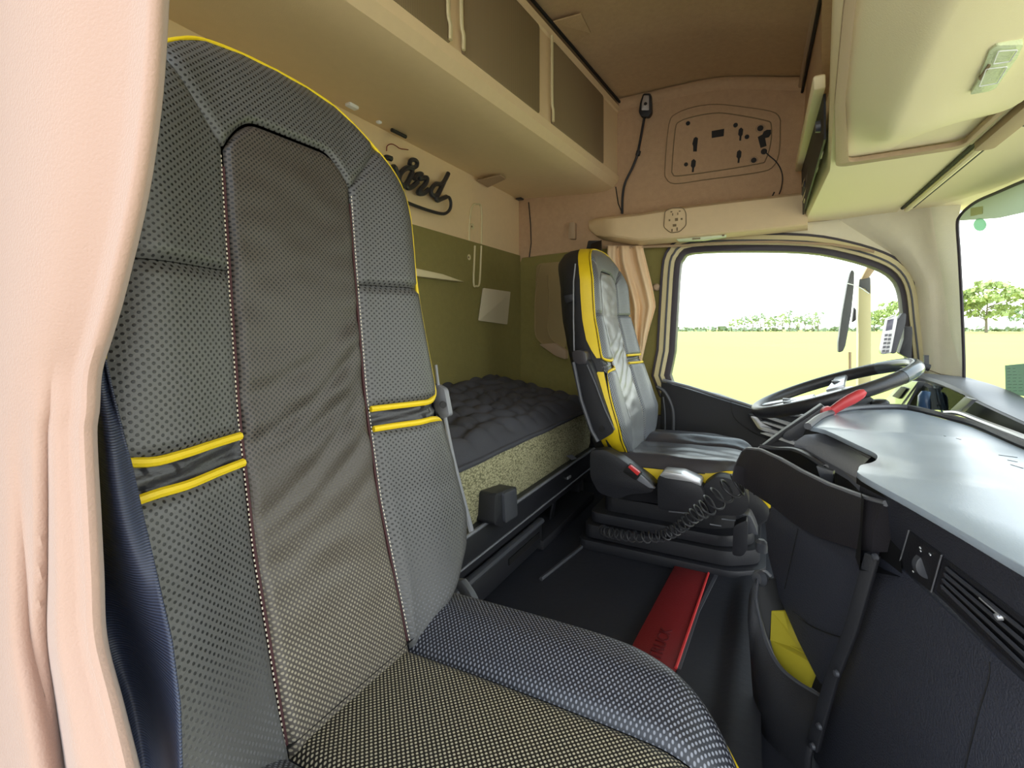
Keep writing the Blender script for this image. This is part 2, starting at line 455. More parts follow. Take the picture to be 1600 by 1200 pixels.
# ---- door with its window
door = mb = MB()
DP = [(1033, 597), (1060, 603), (1120, 622), (1195, 645), (1330, 655), (1460, 660), (1460, 900), (1030, 900)]
mb.prism([at(u, v, y=YW-.03) for u, v in DP], (0, .03, 0)); door_o = struct(mb.build('door_1', M['black_soft'], bev=.006))
mb = MB(); mb.tube([at(u, v, y=YW-.036) for u, v in [(1036, 594), (1075, 604), (1120, 618), (1160, 630), (1200, 644), (1300, 655)]], .011, 8, flat=.6)
mb.build('sill_cap', M['grey'], door_o)
mb = MB(); mb.prism(rounded([at(u, v, y=YW-.055) for u, v in [(1168, 646), (1184, 650), (1225, 680), (1219, 692), (1182, 672)]], .01), (0, .03, 0))
hb = mb.build('handle_bezel', M['black'], door_o, bev=.002)
mb = MB(); mb.prism(rounded([at(u, v, y=YW-.062) for u, v in [(1172, 650), (1183, 652), (1190, 660), (1222, 678), (1219, 684), (1185, 670)]], .008), (0, .012, 0))
mb.build('handle', M['silver'], door_o, bev=.002)
mb = MB()
for k in range(4):
    mb.prism([at(u, v, y=YW-.075-k*.004) for u, v in [(1188, 650+k*9), (1196, 650+k*9), (1245, 664+k*9), (1240, 668+k*9)]], (0, .02, 0))
mb.build('armrest_trim', M['silver'], door_o)
mb = MB(); mb.tube(spline([at(u, v, y=YW-.05) for u, v in [(1142, 628), (1146, 650), (1165, 668), (1190, 682), (1215, 690)]], 6), .0016, 6)
mb.build('panel_line', M['deep'], door_o)
win = bpy.data.objects.new('window_1', None); C.objects.link(win); win.location = at(1230, 640, y=YW); WL['window_1'] = V(win.location); struct(win)
win.empty_display_size = .05
def ringpart(name, k0, k1, y0, y1, m, bev=.003, par=win):
    b = MB(); b.prism([loop(grow(G, k1), y0), loop(grow(G, k0), y0)], (0, y1-y0, 0)); return b.build(name, m, par, bev=bev)
ringpart('outer_seal', 24, 28, YW-.014, YW+.01, M['seal'], .001)
ringpart('window_frame', 9, 24, YW-.020, YW+.05, M['beige_lt'], .006)
ringpart('channel', 14, 17, YW-.024, YW-.01, M['dgrey'], .001)
ringpart('glass_seal', -1, 9, YW-.008, YW+.05, M['seal'], .002)
mb = MB(); mb.prism(loop(grow(G, 4), YW+.02), (0, .004, 0)); mb.build('pane', M['glass'], win, smooth=False)

# ---- windshield
def ws(y, z):
    t = (y-1.0)/1.05
    return V((.62+.05*(1-t*t)-.10*max(0, t)**6-.12*(z-.8), y, z))
win2 = bpy.data.objects.new('window_2', None); C.objects.link(win2); win2.location = (.65, 1.0, .8); WL['window_2'] = V(win2.location); struct(win2)
win2.empty_display_size = .05
mb = MB(); mb.grid(lambda a, b: at(1600, 512, y=1)*0+ws(-.1+a*2.12, .74+b*.72), 24, 10); mb.build('windshield_pane', M['glass'], win2)
# black printed border down the pillar and over the top corner
mb = MB()
P = [(1506, 620), (1506, 560), (1503, 480), (1499, 400), (1496, 352), (1500, 338), (1512, 325), (1530, 313), (1560, 300), (1600, 283), (1660, 262)]
def wsat(u, v):
    x = .55
    for _ in range(30):
        p = at(u, v, x=x); x += .5*(ws(p.y, p.z).x-x)
    return at(u, v, x=x-.004)
mb.tube(spline([wsat(*p) for p in P], 4), .0045, 6); mb.build('border_seal', M['seal'], win2)
mb = MB()
def shade(a, b):
    u = 1496+a*104*1.8; top = itp(u, [1496, 1500, 1512, 1530, 1560, 1600, 1690], [346, 338, 325, 313, 300, 283, 248]); bot = itp(u, [1496, 1560, 1600, 1690], [345, 341, 332, 300])
    return wsat(u, top+(bot-top)*b)
mb.grid(shade, 20, 4); mb.build('sun_strip', M['shade'], win2)
mb = MB(); mb.prism(rounded([wsat(u, v) for u, v in [(1517, 325), (1536, 322), (1536, 334), (1517, 338)]], .002), (-.001, 0, 0)); mb.build('sticker', translucent('cream sticker', lin(232, 230, 200), .75), win2)
mb = MB(); mb.prism([wsat(1533+10*math.cos(k*math.pi/10), 351+10*math.sin(k*math.pi/10))+V((-.002, 0, 0)) for k in range(20)], (-.001, 0, 0)); mb.build('round_sticker', M['greentint'], win2)

# ================================================================ REAR LOCKER
def xcab(y): return -.60-.07*(1.9-y)
cab = thing('overhead_locker', 'long beige overhead locker with ribbed brown doors above the bunk', 'locker', (-.85, 1.0, 1.6))
prof = [(-1.08, 1.63), (-.85, 1.618), (-.72, 1.61), (-.655, 1.612), (-.622, 1.622), (-.600, 1.645), (-.594, 1.668), (-.602, 1.675), (-.602, 1.95), (-.596, 1.955), (-.592, 1.975), (-.60, 1.985), (-1.08, 1.985)]
ys = [-.06+i*2.155/24 for i in range(25)]
rings = []
for y in ys:
    k = xcab(y)+.60
    rings.append([V((px+k*(1 if px > -.9 else 0), y, pz)) for px, pz in prof])
mb = MB(); mb.loft(rings); mb.build('locker_body', M['beige'], cab, ang=25)
mb = MB(); mb.tube([V((xcab(y)+.012, y, 1.992)) for y in ys], .006, 6); mb.build('gap_strip', M['deep'], cab)
def lockdoor(y0, y1, z0=1.668, z1=1.945):
    f = V((xcab(y0)+.0005, y0, 0)); e = V((xcab(y1)+.0005, y1, 0))
    L = rounded([V((f.x, f.y, z0)), V((e.x, e.y, z0)), V((e.x, e.y, z1)), V((f.x, f.y, z1))], .012)
    b = MB(); b.prism(L, (.007, 0, 0)); d = b.build('locker_door', M['door_mesh'], cab, bev=.0015)
    b = MB(); b.tube(L+[L[0]], .0022, 6, caps=False); b.build('door_gap', M['taupe'], d)
    return d
D = [lockdoor(.02, .50), lockdoor(.53, .93), lockdoor(.985, 1.365), lockdoor(1.46, 1.905)]
for d, y in ((D[0], .50), (D[1], .915), (D[2], .965), (D[3], 1.44)):
    b = MB(); x = xcab(y)
    b.tube(spline([V((x+.012, y, 1.95)), V((x+.012, y, 1.80)), V((x+.012, y+.002, 1.73)), V((x+.012, y+.01, 1.71)), V((x+.012, y+.01, 1.675))], 5), .006, 8, flat=.7)
    b.build('pull_strip', M['beige_lt'], d)
mb = MB(); mb.prism(rounded([at(u, v, z=1.612) for u, v in [(745, 281), (782, 273), (790, 279), (762, 292)]], .003), (0, 0, -.003)); mb.build('access_flap', M['rim'], cab)
# small items tucked under the locker
o = MB().tube([at(612, 203, x=-1.04), at(634, 214, x=-1.04)], .006, 8).build('cable_clip', M['black']); tag(o, 'short black clip wedged in the joint under the overhead locker', 'clip')
o = MB().tube(spline([at(u, v, x=-1.068) for u, v in [(604, 236), (605, 228), (612, 225), (619, 228), (625, 232), (638, 234)]], 5), .0016, 6).build('loose_wire', M['red']); tag(o, 'thin red wire poking out above the black script sign', 'wire')
g = MB().box(at(550, 166, x=-1.03), (.02, .035, .01)).build('paper_scrap', M['wh'], bev=.003); tag(g, 'white paper scrap under the locker beside the seat top', 'paper')
g = MB().box(at(592, 191, x=-1.03), (.014, .014, .008)).build('paper_scrap', M['wh'], bev=.003); tag(g, 'tiny white paper scrap between the black clip and the larger scrap', 'paper')
g = MB().box(at(812, 311, x=-1.05), (.03, .03, .008)).build('corner_clip', M['black'], bev=.002); tag(g, 'small dark clip in the far rear corner under the locker', 'clip')

# ceiling patch
cp = at(893, 42, z=1.997)
mb = MB(); mb.prism([rounded([at(u, v, z=1.998) for u, v in [(862, 33), (908, 20), (923, 50), (888, 64)]], .004)], (0, 0, -.004)); o = mb.build('ceiling_flap', M['ceil'], bev=.001); tag(o, 'rectangular cloth-covered flap set in the brown ceiling by the locker', 'flap')

# script sign on the rear wall
sign = thing('script_sign', 'black raised cursive letters with a long swash on the rear wall', 'sign', at(660, 330, x=XR))
def stroke(name, P, r=.009, flat=1.0, n=5, x=-1.055):
    b = MB(); b.tube(spline([at(u, v, x=x) for u, v in P], n), r, 8); return b.build(name, M['leather'], sign)
def Z(px, py): return (590+px/7.06, 180+py/7.06)
o1 = stroke('letter', [Z(*p) for p in [(390, 600), (330, 580), (270, 620), (235, 680), (240, 740), (290, 780), (340, 720), (385, 630), (350, 700), (320, 770), (330, 800), (380, 790), (440, 735)]], .009)
o2 = stroke('letter_ring', [Z(*p) for p in [(350, 545), (365, 500), (405, 492), (435, 520), (425, 565), (385, 575), (352, 550)]], .0075)
o3 = stroke('letter', [Z(*p) for p in [(400, 700), (430, 660), (485, 650), (460, 700), (540, 690), (530, 750), (470, 820), (450, 860), (510, 860), (560, 820)]], .009)
o4 = stroke('letter', [Z(*p) for p in [(780, 640), (740, 720), (700, 760), (640, 760), (590, 820), (600, 880), (650, 880), (700, 800), (740, 720), (690, 830), (650, 910), (660, 940), (710, 920), (760, 900)]], .0085)
o5 = stroke('swash', [Z(*p) for p in [(740, 910), (785, 905), (808, 960), (800, 1030), (755, 1080), (690, 1085), (560, 1050), (430, 1005), (300, 955), (100, 900), (-300, 800)]], .006)
o6 = stroke('letter', [Z(*p) for p in [(150, 480), (90, 470), (60, 560), (120, 640), (180, 570), (230, 700)]], .009)
# recessed channels, screws, card, shelf
mb = MB()
mb.tube(spline([at(u, v, x=XR+.003) for u, v in [(733, 378), (734, 340), (738, 322), (745, 319), (752, 326), (752, 381)]], 4), .004, 6)
mb.tube(spline([at(u, v, x=XR+.012) for u, v in [(752, 384), (751, 410), (749, 443), (744, 447), (740, 441), (742, 384)]], 4), .004, 6)
o = mb.build('channel_trim', M['beige_lt']); o['kind'] = 'structure'; o.name = 'trim_7'
for i, (u, v) in enumerate([(737, 354), (732, 402)]):
    sc = thing('wall_screw', ['pale screw cap in the beige upper rear wall', 'pale screw cap in the olive lower rear wall'][i], 'screw', at(u, v, x=XR+.01))
    MB().lathe([(0, 0), (.012, 0), (.012, .004), (.007, .006), (0, .006)], at(u, v, x=XR+.005), (1, 0, 0), 16).build('washer', M['beige_lt'], sc)
    MB().lathe([(0, 0), (.004, 0), (.004, .002), (0, .002)], at(u, v, x=XR+.011), (1, 0, 0), 10).build('screw_head', M['taupe'], sc)
mb = MB(); mb.prism(rounded([at(u, v, x=XR+.012) for u, v in [(754, 450), (796, 456), (791, 507), (747, 501)]], .006), (.006, 0, 0)); tag(mb.build('blank_plate', M['white'], bev=.001), 'blank grey-beige square plate on the olive rear wall', 'plate')
mb = MB(); mb.prism([at(u, v, x=XR+.008) for u, v in [(640, 420), (682, 429), (716, 441), (640, 432)]], (.03, 0, 0)); tag(mb.build('wall_ledge', M['beige_lt'], bev=.002), 'narrow pale tapering ledge on the olive rear wall', 'ledge')

# ---- driver-side rear wall pocket
pk = thing('wall_pocket', 'moulded brown recess with a pale lip in the side wall behind the far seat', 'pocket', at(855, 560, y=YW-.01))
mb = MB()
for P in ([(846, 414), (838, 450), (836, 500), (838, 525), (850, 540)], [(856, 430), (858, 470), (856, 510), (862, 530), (880, 545)]):
    mb.tube(spline([at(u, v, y=YW-.004) for u, v in P], 5), .007, 8, flat=.4)
mb.build('pocket_rim', M['pocket'], pk)
mb = MB(); mb.prism(rounded([at(u, v, y=YW-.03) for u, v in [(842, 538), (866, 536), (884, 548), (884, 562), (868, 556)]], .01), (0, .03, 0)); mb.build('pocket_lip', M['rim'], pk, bev=.004)
mb = MB(); mb.prism(rounded([at(u, v, y=YW-.006) for u, v in [(838, 412), (884, 408), (884, 548), (846, 540), (834, 520)]], .03), (0, .012, 0)); mb.build('pocket_back', M['pocket'], pk, bev=.003)
hk = thing('side_hook', 'small chrome hook by the top of the side wall recess', 'hook', at(888, 424, y=YW-.02))
MB().tube(spline([at(u, v, y=YW-.025) for u, v in [(882, 416), (890, 419), (896, 416), (899, 420), (893, 426), (886, 424)]], 4), .005, 8).build('hook_arm', M['silver'], hk)
MB().prism([at(u, v, y=YW-.016) for u, v in [(881, 415), (899, 414), (897, 420), (883, 420)]], (0, .01, 0)).build('hook_plate', M['dgrey'], hk)
mb = MB(); mb.prism(rounded([at(u, v, y=YW-.03) for u, v in [(889, 348), (898, 347), (898, 373), (888, 373)]], .006), (0, .025, 0)); tag(mb.build('coat_hook', M['rim'], bev=.004), 'beige moulded coat hook on the felt side wall', 'hook')
mb = MB(); mb.lathe([(0, 0), (.014, 0), (.016, .008), (.010, .016), (0, .018)], at(1026, 449, y=YW-.002), (0, -1, 0), 18); tag(mb.build('press_stud', M['rim']), 'round beige press stud beside the bunched curtain', 'stud')

# ---- header shelf above the driver window
hs = thing('header_shelf', 'long beige moulded shelf above the driver window', 'shelf', at(1090, 378, y=YW-.05))
top = [(920, 345), (926, 341), (1000, 333), (1070, 322), (1180, 309), (1262, 300)]
bot = [(920, 358), (924, 366), (945, 376), (1000, 384), (1070, 378), (1170, 369), (1262, 360)]
rings = []
for i in range(31):
    u = 920+i*342/30
    t = itp(u, [p[0] for p in top], [p[1] for p in top]); b = itp(u, [p[0] for p in bot], [p[1] for p in bot])
    k = sm((u-918)/40)
    yf = YW-.02-.085*k
    m1 = b-8*k
    rings.append([at(u, t, y=YW), at(u, t+1, y=yf+.012), at(u, t+4, y=yf), at(u, (t+m1)/2, y=yf-.003), at(u, m1-3, y=yf), at(u, m1, y=yf+.006), at(u, b-1, y=yf+.045), at(u, b, y=YW)])
mb = MB(); mb.loft(rings); mb.build('shelf_body', M['beige'], hs, ang=30)
yh = YW-.109
mb = MB(); mb.prism(rounded([at(u, v, y=yh) for u, v in [(1039, 330), (1050, 325), (1068, 325), (1072, 333), (1072, 352), (1062, 362), (1048, 364), (1037, 355)]], .01), (0, .01, 0)); sw = mb.build('switch_plate', M['beige'], hs, bev=.002)
mb = MB(); L = rounded([at(u, v, y=yh-.001) for u, v in [(1039, 330), (1050, 325), (1068, 325), (1072, 333), (1072, 352), (1062, 362), (1048, 364), (1037, 355)]], .01); mb.tube(L+[L[0]], .0018, 6, caps=False)
for (u, v, a, b) in [(1049, 331, 3, 2), (1062, 330, 3, 2), (1046, 344, 2.5, 3), (1065, 342, 3, 3), (1057, 343, 5, 5), (1054, 352, 6, 4), (1050, 360, 2, 5), (1058, 358, 2, 6), (1051, 335, 1.5, 4), (1059, 334, 1.5, 4)]:
    mb.box(at(u, v, y=yh-.002), (a*.0022, .003, b*.0022))
mb.build('switch_mark', M['taupe'], sw)
mb = MB(); mb.prism([at(u, v, y=YW-.085) for u, v in [(1054, 372), (1136, 365), (1134, 370), (1100, 375), (1060, 377)]], (0, .03, 0)); ln = mb.build('reading_lamp', M['lamp'], hs, bev=.002); ln['label'] = 'clear lens of the reading lamp'
for (u, v, w_) in [(1088, 373, .03), (1130, 368, .008)]:
    mb = MB(); mb.box(at(u, v, y=YW-.088), (w_, .004, .004)); mb.build('lamp_slot', M['taupe'], ln)
mb = MB(); mb.tube([at(u, v, y=YW-.04) for u, v in [(945, 384), (1000, 386), (1060, 384), (1140, 379), (1215, 378), (1300, 382), (1366, 393)]], .005, 8); tag(mb.build('curtain_rail', M['rim']), 'thin beige curtain rail over the driver window', 'rail')
# bracket panel on felt wall
bp_ = thing('bracket_panel', 'rounded beige mounting panel with dark slots on the upper side wall', 'panel', at(1125, 285, y=YW-.01))
OUT = [(1045, 195), (1056, 178), (1085, 167), (1120, 163), (1160, 167), (1205, 174), (1218, 184), (1219, 200), (1217, 240), (1206, 262), (1180, 270), (1100, 281), (1055, 287), (1041, 279), (1039, 262)]
INN = [(1055, 203), (1062, 190), (1085, 182), (1115, 177), (1140, 178), (1195, 188), (1205, 196), (1204, 225), (1196, 250), (1185, 256), (1120, 267), (1060, 275), (1051, 271), (1050, 262)]
y0 = YW-.010
mb = MB(); lo = spline([at(u, v, y=y0) for u, v in OUT], 3, True); li = spline([at(u, v, y=y0) for u, v in INN], 3, True)
mb.prism([lo, li], (0, .01, 0)); mb.build('panel_frame', M['felt'], bp_, bev=.002)
mb = MB(); mb.tube(lo+[lo[0]], .0018, 6, caps=False); mb.tube([p+V((0, -.001, 0)) for p in li+[li[0]]], .0022, 6, caps=False)
mb.tube([at(u, v, y=y0+.002) for u, v in [(1171, 185), (1188, 248), (1193, 252), (1200, 250)]], .0014, 6); mb.tube([at(u, v, y=y0+.002) for u, v in [(1092, 224), (1145, 212), (1145, 226)]], .001, 6)
mb.build('panel_groove', M['taupe'], bp_)
mb = MB(); mb.prism(li, (0, .006, 0)); bk = mb.build('panel_back', M['felt'], bp_)
def BZ(px, py): return (1030+px/7.5, 150+py/7.5)
def slot(P, dy=0):
    b = MB(); b.prism([at(*BZ(*p), y=y0-.001-dy) for p in P], (0, .004, 0)); return b.build('slot', M['deep'], bp_)
slot([(405, 495), (430, 478), (455, 495), (448, 560), (440, 650), (398, 650), (398, 590), (388, 560)])
for (dx, dy_) in ((0, 0), (555, -370), (535, -108)):
    slot([(x+dx, y+dy_) for x, y in [(378, 760), (405, 738), (430, 760), (424, 820), (410, 840), (404, 892), (382, 892), (386, 842), (370, 820)]])
slot([(615, 410), (762, 384), (756, 470), (615, 492)])
slot([(1155, 480), (1210, 450), (1225, 415), (1262, 395), (1310, 395), (1310, 440), (1285, 478), (1240, 490), (1258, 580), (1188, 606)], .003)
for (x, y_, r) in [(338, 322, .0085), (895, 343, .0085), (1028, 480, .0085), (315, 803, .008), (1108, 755, .01), (1228, 652, .011), (1185, 380, .011)]:
    p = at(*BZ(x, y_), y=y0)
    b = MB(); b.lathe([(r*.55, .0005), (r, .0005), (r, .003), (0, .003), (0, .0005)], p, (0, -1, 0), 14); b.build('hole', M['deep'], bp_)
for (x, y_, r) in [(1185, 380, .016), (1108, 755, .014)]:
    p = at(*BZ(x, y_), y=y0); b = MB(); q = [p+V((math.cos(t*.52)*r, 0, math.sin(t*.52)*r)) for t in range(13)]; b.tube(q, .002, 6); b.build('hole_rim', M['rim'], bp_)
mb = MB(); mb.tube(spline([at(*BZ(x, y_), y=y0-.006) for x, y_ in [(1235, 650), (1290, 700), (1370, 770), (1425, 860), (1445, 960), (1430, 1080), (1405, 1150)]], 5), .0022, 6)
tag(mb.build('thin_cable', M['black']), 'thin dark cable hanging from the mounting panel to the shelf', 'cable')
# wired remote handset hung on the wall
rm = thing('remote_handset', 'small black remote with silver face on the upper side wall', 'remote', at(1008, 182, y=YW-.02))
y1 = YW-.035
mb = MB(); mb.prism(rounded([at(u, v, y=y1) for u, v in [(1005, 146), (1017, 146), (1018, 175), (1013, 182), (1001, 181), (998, 175), (1000, 160)]], .008), (0, .025, 0)); rb = mb.build('remote_body', M['black'], rm, bev=.004)
mb = MB(); mb.prism(rounded([at(u, v, y=y1-.002) for u, v in [(1006, 149), (1014, 149), (1014, 172), (1002, 172), (1003, 160)]], .004), (0, .004, 0)); fc = mb.build('remote_face', M['silver'], rm, bev=.001)
mb = MB(); p = at(1008.5, 162, y=y1-.004); mb.lathe([(0, 0), (.007, 0), (.006, .003), (0, .003)], p, (0, -1, 0), 14); mb.build('button', M['black'], rm)
mb = MB(); mb.tube(spline([at(u, v, y=YW-.022) for u, v in [(1007, 182), (1003, 205), (998, 232), (996, 242), (988, 262), (977, 285), (973, 305), (972, 334)]], 6), .0055, 8)
mb.tube([at(998, 236, y=YW-.022), at(996, 243, y=YW-.022)], .010, 8); mb.build('cord', M['black'], rm)

# ---- curtain bunched at the driver window
def far_curtain():
    b = MB()
    def f(a, q):
        v = 384+q*240
        ul = itp(v, [384, 410, 470, 560, 624], [950, 948, 965, 985, 990]); ur = itp(v, [384, 400, 450, 478, 520, 560, 624], [1004, 1008, 1020, 1025, 1013, 1004, 1003])
        u = ul+(ur-ul)*a
        amp = .022*(1-.5*sm((q-.4)/.3))
        fold = math.sin(a*17+q*1.3)+.5*math.sin(a*31+2-q*4)
        return at(u, v, y=YW-.055-amp*fold*.6)
    b.grid(f, 60, 30)
    o = b.build('window_curtain', M['curtain_b'], ang=80)
    md = o.modifiers.new('s', 'SOLIDIFY'); md.thickness = .002
    return o
cu = tag(far_curtain(), 'beige curtain tied in a bunch behind the driver seat window edge', 'curtain')
mb = MB()
for i, u in enumerate([958, 972, 985, 997, 1004]):
    c_ = at(u, 386, y=YW-.045); mb.tube([c_+V((0, math.cos(t*.7)*.008, math.sin(t*.7)*.008)) for t in range(10)], .0018, 5)
mb.build('rail_ring', M['rim'], cu)

# ================================================================ FRONT OVERHEAD
fo = thing('overhead_console', 'pale yellow-beige overhead console above the windshield', 'console', (.35, 1.0, 1.39))
def xe(y): return itp(y, [-.1, .69, .97, 1.42, 2.08], [.035, .073, .093, .130, .116])
ZU = 1.39
ys = [-.1+i*2.18/30 for i in range(31)]
rings = []
for y in ys:
    x = xe(y)
    rings.append([V((x+.03, y, 1.95)), V((x+.022, y, 1.62)), V((x+.004, y, 1.60)), V((x, y, ZU+.012)), V((x+.006, y, ZU+.001)), V((x+.02, y, ZU)), V((.385, y, ZU+.002)), V((.39, y, ZU+.012)), V((.40, y, 1.95))])
mb = MB(); mb.loft(rings); mb.build('console_body', M['beige_y'], fo, ang=30)
# upper locker lip and rear face
mb = MB()
mb.loft([[V((xe(y)-.012, y, 1.585)), V((xe(y)+.01, y, 1.585)), V((xe(y)+.02, y, 1.94)), V((xe(y)+.006, y, 1.94))] for y in ys[:30]]); mb.build('rear_panel', M['felt'], fo, ang=30)
mb = MB(); mb.tube([V((xe(y)-.008, y, 1.90)) for y in ys[4:]], .009, 8); mb.build('rear_rail', M['rim'], fo)
mb = MB(); mb.tube([V((xe(y)-.004, y, 1.875)) for y in ys[4:]], .005, 6); mb.build('rail_gap', M['deep'], fo)
# radio panel on the rear face
rad = thing('radio_panel', 'dark radio and switch panel on the rear face of the overhead console', 'radio', (.11, 1.75, 1.42))
def RF(y, z, off=0): return V((xe(y)-.004-off-.006*(z-1.4), y, z))
mb = MB(); mb.prism([RF(2.04, 1.402), RF(1.22, 1.402), RF(1.22, 1.50), RF(2.04, 1.585)], (-.004, 0, 0)); mb.build('panel_face', M['deep'], rad)
mb = MB()
for (ya, yb, z) in [(1.98, 1.35, 1.45), (1.98, 1.4, 1.50)]: mb.tube([RF(ya, z, .006), RF(yb, z-.01, .006)], .0022, 6)
for k in range(5):
    y = 1.40+k*.12; mb.box(RF(y, 1.425, .008), (.004, .045, .006))
mb.build('button_row', M['beige_y'], rad)
mb = MB()
for k in range(4):
    y = 1.45+k*.15; mb.box(RF(y, 1.472, .007), (.01, .11, .022))
mb.build('switch_block', M['black'], rad, bev=.002)
b = MB()
b.lathe([(0, 0), (.014, 0), (.012, .014), (0, .016)], RF(1.3, 1.46, .006), (-1, 0, 0), 16); b.build('knob', M['dgrey'], rad)
mb = MB(); mb.prism([RF(2.06, 1.575), RF(1.18, 1.495), RF(1.16, 1.515), RF(1.18, 1.525), RF(2.06, 1.61)], (-.022, 0, 0)); mb.build('bezel', M['beige_y'], rad, bev=.004)
# recessed frame and convex lid with lamp on the underside
lid = fo
fr_o = [V((.141, 1.36, ZU-.003)), V((.365, 1.34, ZU-.003)), V((.365, -.05, ZU-.003)), V((.045, -.05, ZU-.003)), V((.079, .69, ZU-.003)), V((.099, .97, ZU-.003))]
fr_i = [V((.163, 1.33, ZU-.003)), V((.355, 1.315, ZU-.003)), V((.355, -.03, ZU-.003)), V((.057, -.03, ZU-.003)), V((.091, .69, ZU-.003)), V((.114, .97, ZU-.003))]
mb = MB(); mb.prism([rounded(fr_o, .03), rounded(fr_i, .02)], (0, 0, -.010)); mb.build('lid_frame', M['rim'], lid, bev=.003)
def lidf(a, b):
    y = -.02+b*1.33
    x0 = itp(y, [-.02, .69, .97, 1.32], [.055, .089, .112, .161]); x1 = .352
    x = x0+(x1-x0)*a
    d = .055*min(1, a/.28)*sm((1-b)/.22)
    return V((x, y, ZU-.001-d+.02*sm((a-.28)/.72)))
mb = MB(); mb.grid(lidf, 24, 40); mb.build('lid_panel', M['beige_y'], lid, ang=40)
def lz(x, y): return ZU-.05+.02*sm(((x-.13)/.22-.28)/.72)
# lamp on the lid
lm = thing('interior_lamp', 'clear rectangular interior lamp set in the pale overhead lid', 'lamp', (.31, 1.1, 1.35))
LQ = [(1516, 148), (1528, 128), (1546, 80), (1558, 71), (1599, 70), (1590, 90), (1556, 138), (1545, 143)]
mb = MB(); mb.prism(rounded([at(u, v, z=1.338) for u, v in LQ], .003), (0, 0, .010)); mb.build('lamp_lens', M['lamp'], lm, bev=.002)
mb = MB()
for Q in ([(1560, 80), (1590, 78), (1578, 96), (1552, 100)], [(1541, 108), (1574, 104), (1558, 130), (1530, 135)]):
    L = rounded([at(u, v, z=1.336) for u, v in Q], .002); mb.tube(L+[L[0]], .0008, 5, caps=False)
mb.build('lens_edge', M['wh'], lm)
mb = MB(); mb.prism([at(u, v, z=1.336) for u, v in [(1544, 102), (1548, 103), (1532, 126), (1529, 124)]], (0, 0, .004)); mb.build('lamp_switch', M['taupe'], lm)
# trim rails between console and header
def railz(name, x, z, r, m, y0=-.05, y1=2.05, flat=1):
    b = MB(); b.tube([V((x+.02*(y-1)*(y-1)*0, y, z)) for y in [y0+(y1-y0)*i/12 for i in range(13)]], r, 8, flat=flat); return b.build(name, m, fo)
railz('trim_rail', .372, ZU-.004, .006, M['beige_lt'], y1=1.33)
railz('dark_gap', .386, ZU-.001, .0045, M['deep'], y1=1.98)
railz('visor_rail', .398, ZU-.006, .008, M['beige_y'], y1=1.98)
railz('dark_gap', .412, ZU-.001, .005, M['deep'], y1=1.97)
mb = MB(); mb.prism(rounded([V((.378, 1.34, ZU-.006)), V((.41, 1.34, ZU-.006)), V((.41, .2, ZU-.006)), V((.378, .2, ZU-.006))], .012), (0, 0, -.016)); mb.build('visor_clip', M['rim'], fo, bev=.004)
mb = MB(); mb.tube([V((.417, .2, ZU-.014)), V((.417, 1.22, ZU-.014))], .008, 8); mb.build('roller_bar', M['dgrey'], fo)
# header panel down to the windshield
def hdr(a, b):
    y = -.1+b*2.18
    x = .415+a*.20
    return V((x, y, ZU-.0-.02*a*a-.0*a+.004))
mb = MB(); mb.grid(hdr, 10, 30); mb.grid(lambda a, b: hdr(a, b)+V((0, 0, .05)), 10, 30); struct(mb.build('trim_8', M['beige_y']))
# outer front upper fascia (closes the roof above the windshield)
mb = MB(); mb.box((.52, 1.0, 1.75), (.25, 2.3, .62)); struct(mb.build('wall_front', M['beige'], smooth=False))

# ================================================================ BED
bed = thing('bunk_bed', 'lower bunk with woven olive mattress on a dark rail across the rear', 'bed', (-.85, 1.25, ZF))
def ztop(x): return .690+(.765-.690)*((-.66-x)/.42)
# mattress: front rounded box, sloping up to the rear
rings = []
for i in range(25):
    y = .30+i*1.60/24
    e = sm((1.90-y)/.05)*.03
    zf = .505
    rings.append([V((-.655, y, zf)), V((-.648, y, zf+.02)), V((-.646, y, .63-.0*e)), V((-.652, y, .672-.03+e)), V((-.675, y, ztop(-.675)-.03+e)), V((-.85, y, ztop(-.85)-.03+e)), V((-1.07, y, ztop(-1.07)-.03+e)), V((-1.07, y, zf))])
mb = MB(); mb.loft(rings); mb.build('mattress', M['mattress'], bed, ang=50)
mb = MB(); mb.box((-.645, 1.06, .458), (.022, 1.70, .096)); mb.build('bed_rail', M['black'], bed, bev=.003)
mb = MB(); mb.tube([V((-.633, .2, .502)), V((-.633, 1.908, .502))], .005, 6); mb.tube([V((-.633, .2, .432)), V((-.633, 1.908, .432))], .003, 6); mb.build('rail_edge', M['grey'], bed)
mb = MB(); mb.box((-.68, .70, .375), (.05, 1.38, .15)); mb.box((-.70, 1.87, .375), (.05, .05, .15)); mb.build('bed_base', M['black_soft'], bed, bev=.004)
mb = MB(); mb.box((-.86, 1.62, .36), (.03, .50, .13)); mb.box((-.74, 1.62, .318), (.24, .50, .03)); mb.build('side_niche', M['black_soft'], bed, bev=.003)
dr = MB().prism([V((-.648, .62, .385)), V((-.648, 1.385, .385)), V((-.648, 1.385, .315)), V((-.648, .62, .315))], (.018, 0, 0)).build('drawer_front', M['black'], bed, bev=.004)
mb = MB(); mb.tube([V((-.632, .62, .392)), V((-.632, 1.38, .392))], .012, 8, flat=.8); mb.build('drawer_lip', M['dgrey'], dr)
mb = MB(); mb.box((-.629, 1.26, .355), (.004, .20, .018)); mb.build('pull_slot', M['deep'], dr)
mb = MB(); mb.box((-.632, 1.62, .462), (.006, .03, .008)); mb.build('rail_clip', M['silver'], bed)
mb = MB(); mb.prism([at(u, v, x=-.632) for u, v in [(884, 712), (893, 710), (900, 716), (893, 719)]], (.003, 0, 0)); mb.build('rail_sticker', M['grey'], bed)
cl = thing('rail_clamp', 'chunky black plastic clamp hooked over the bunk rail', 'clamp', at(790, 828, x=-.63))
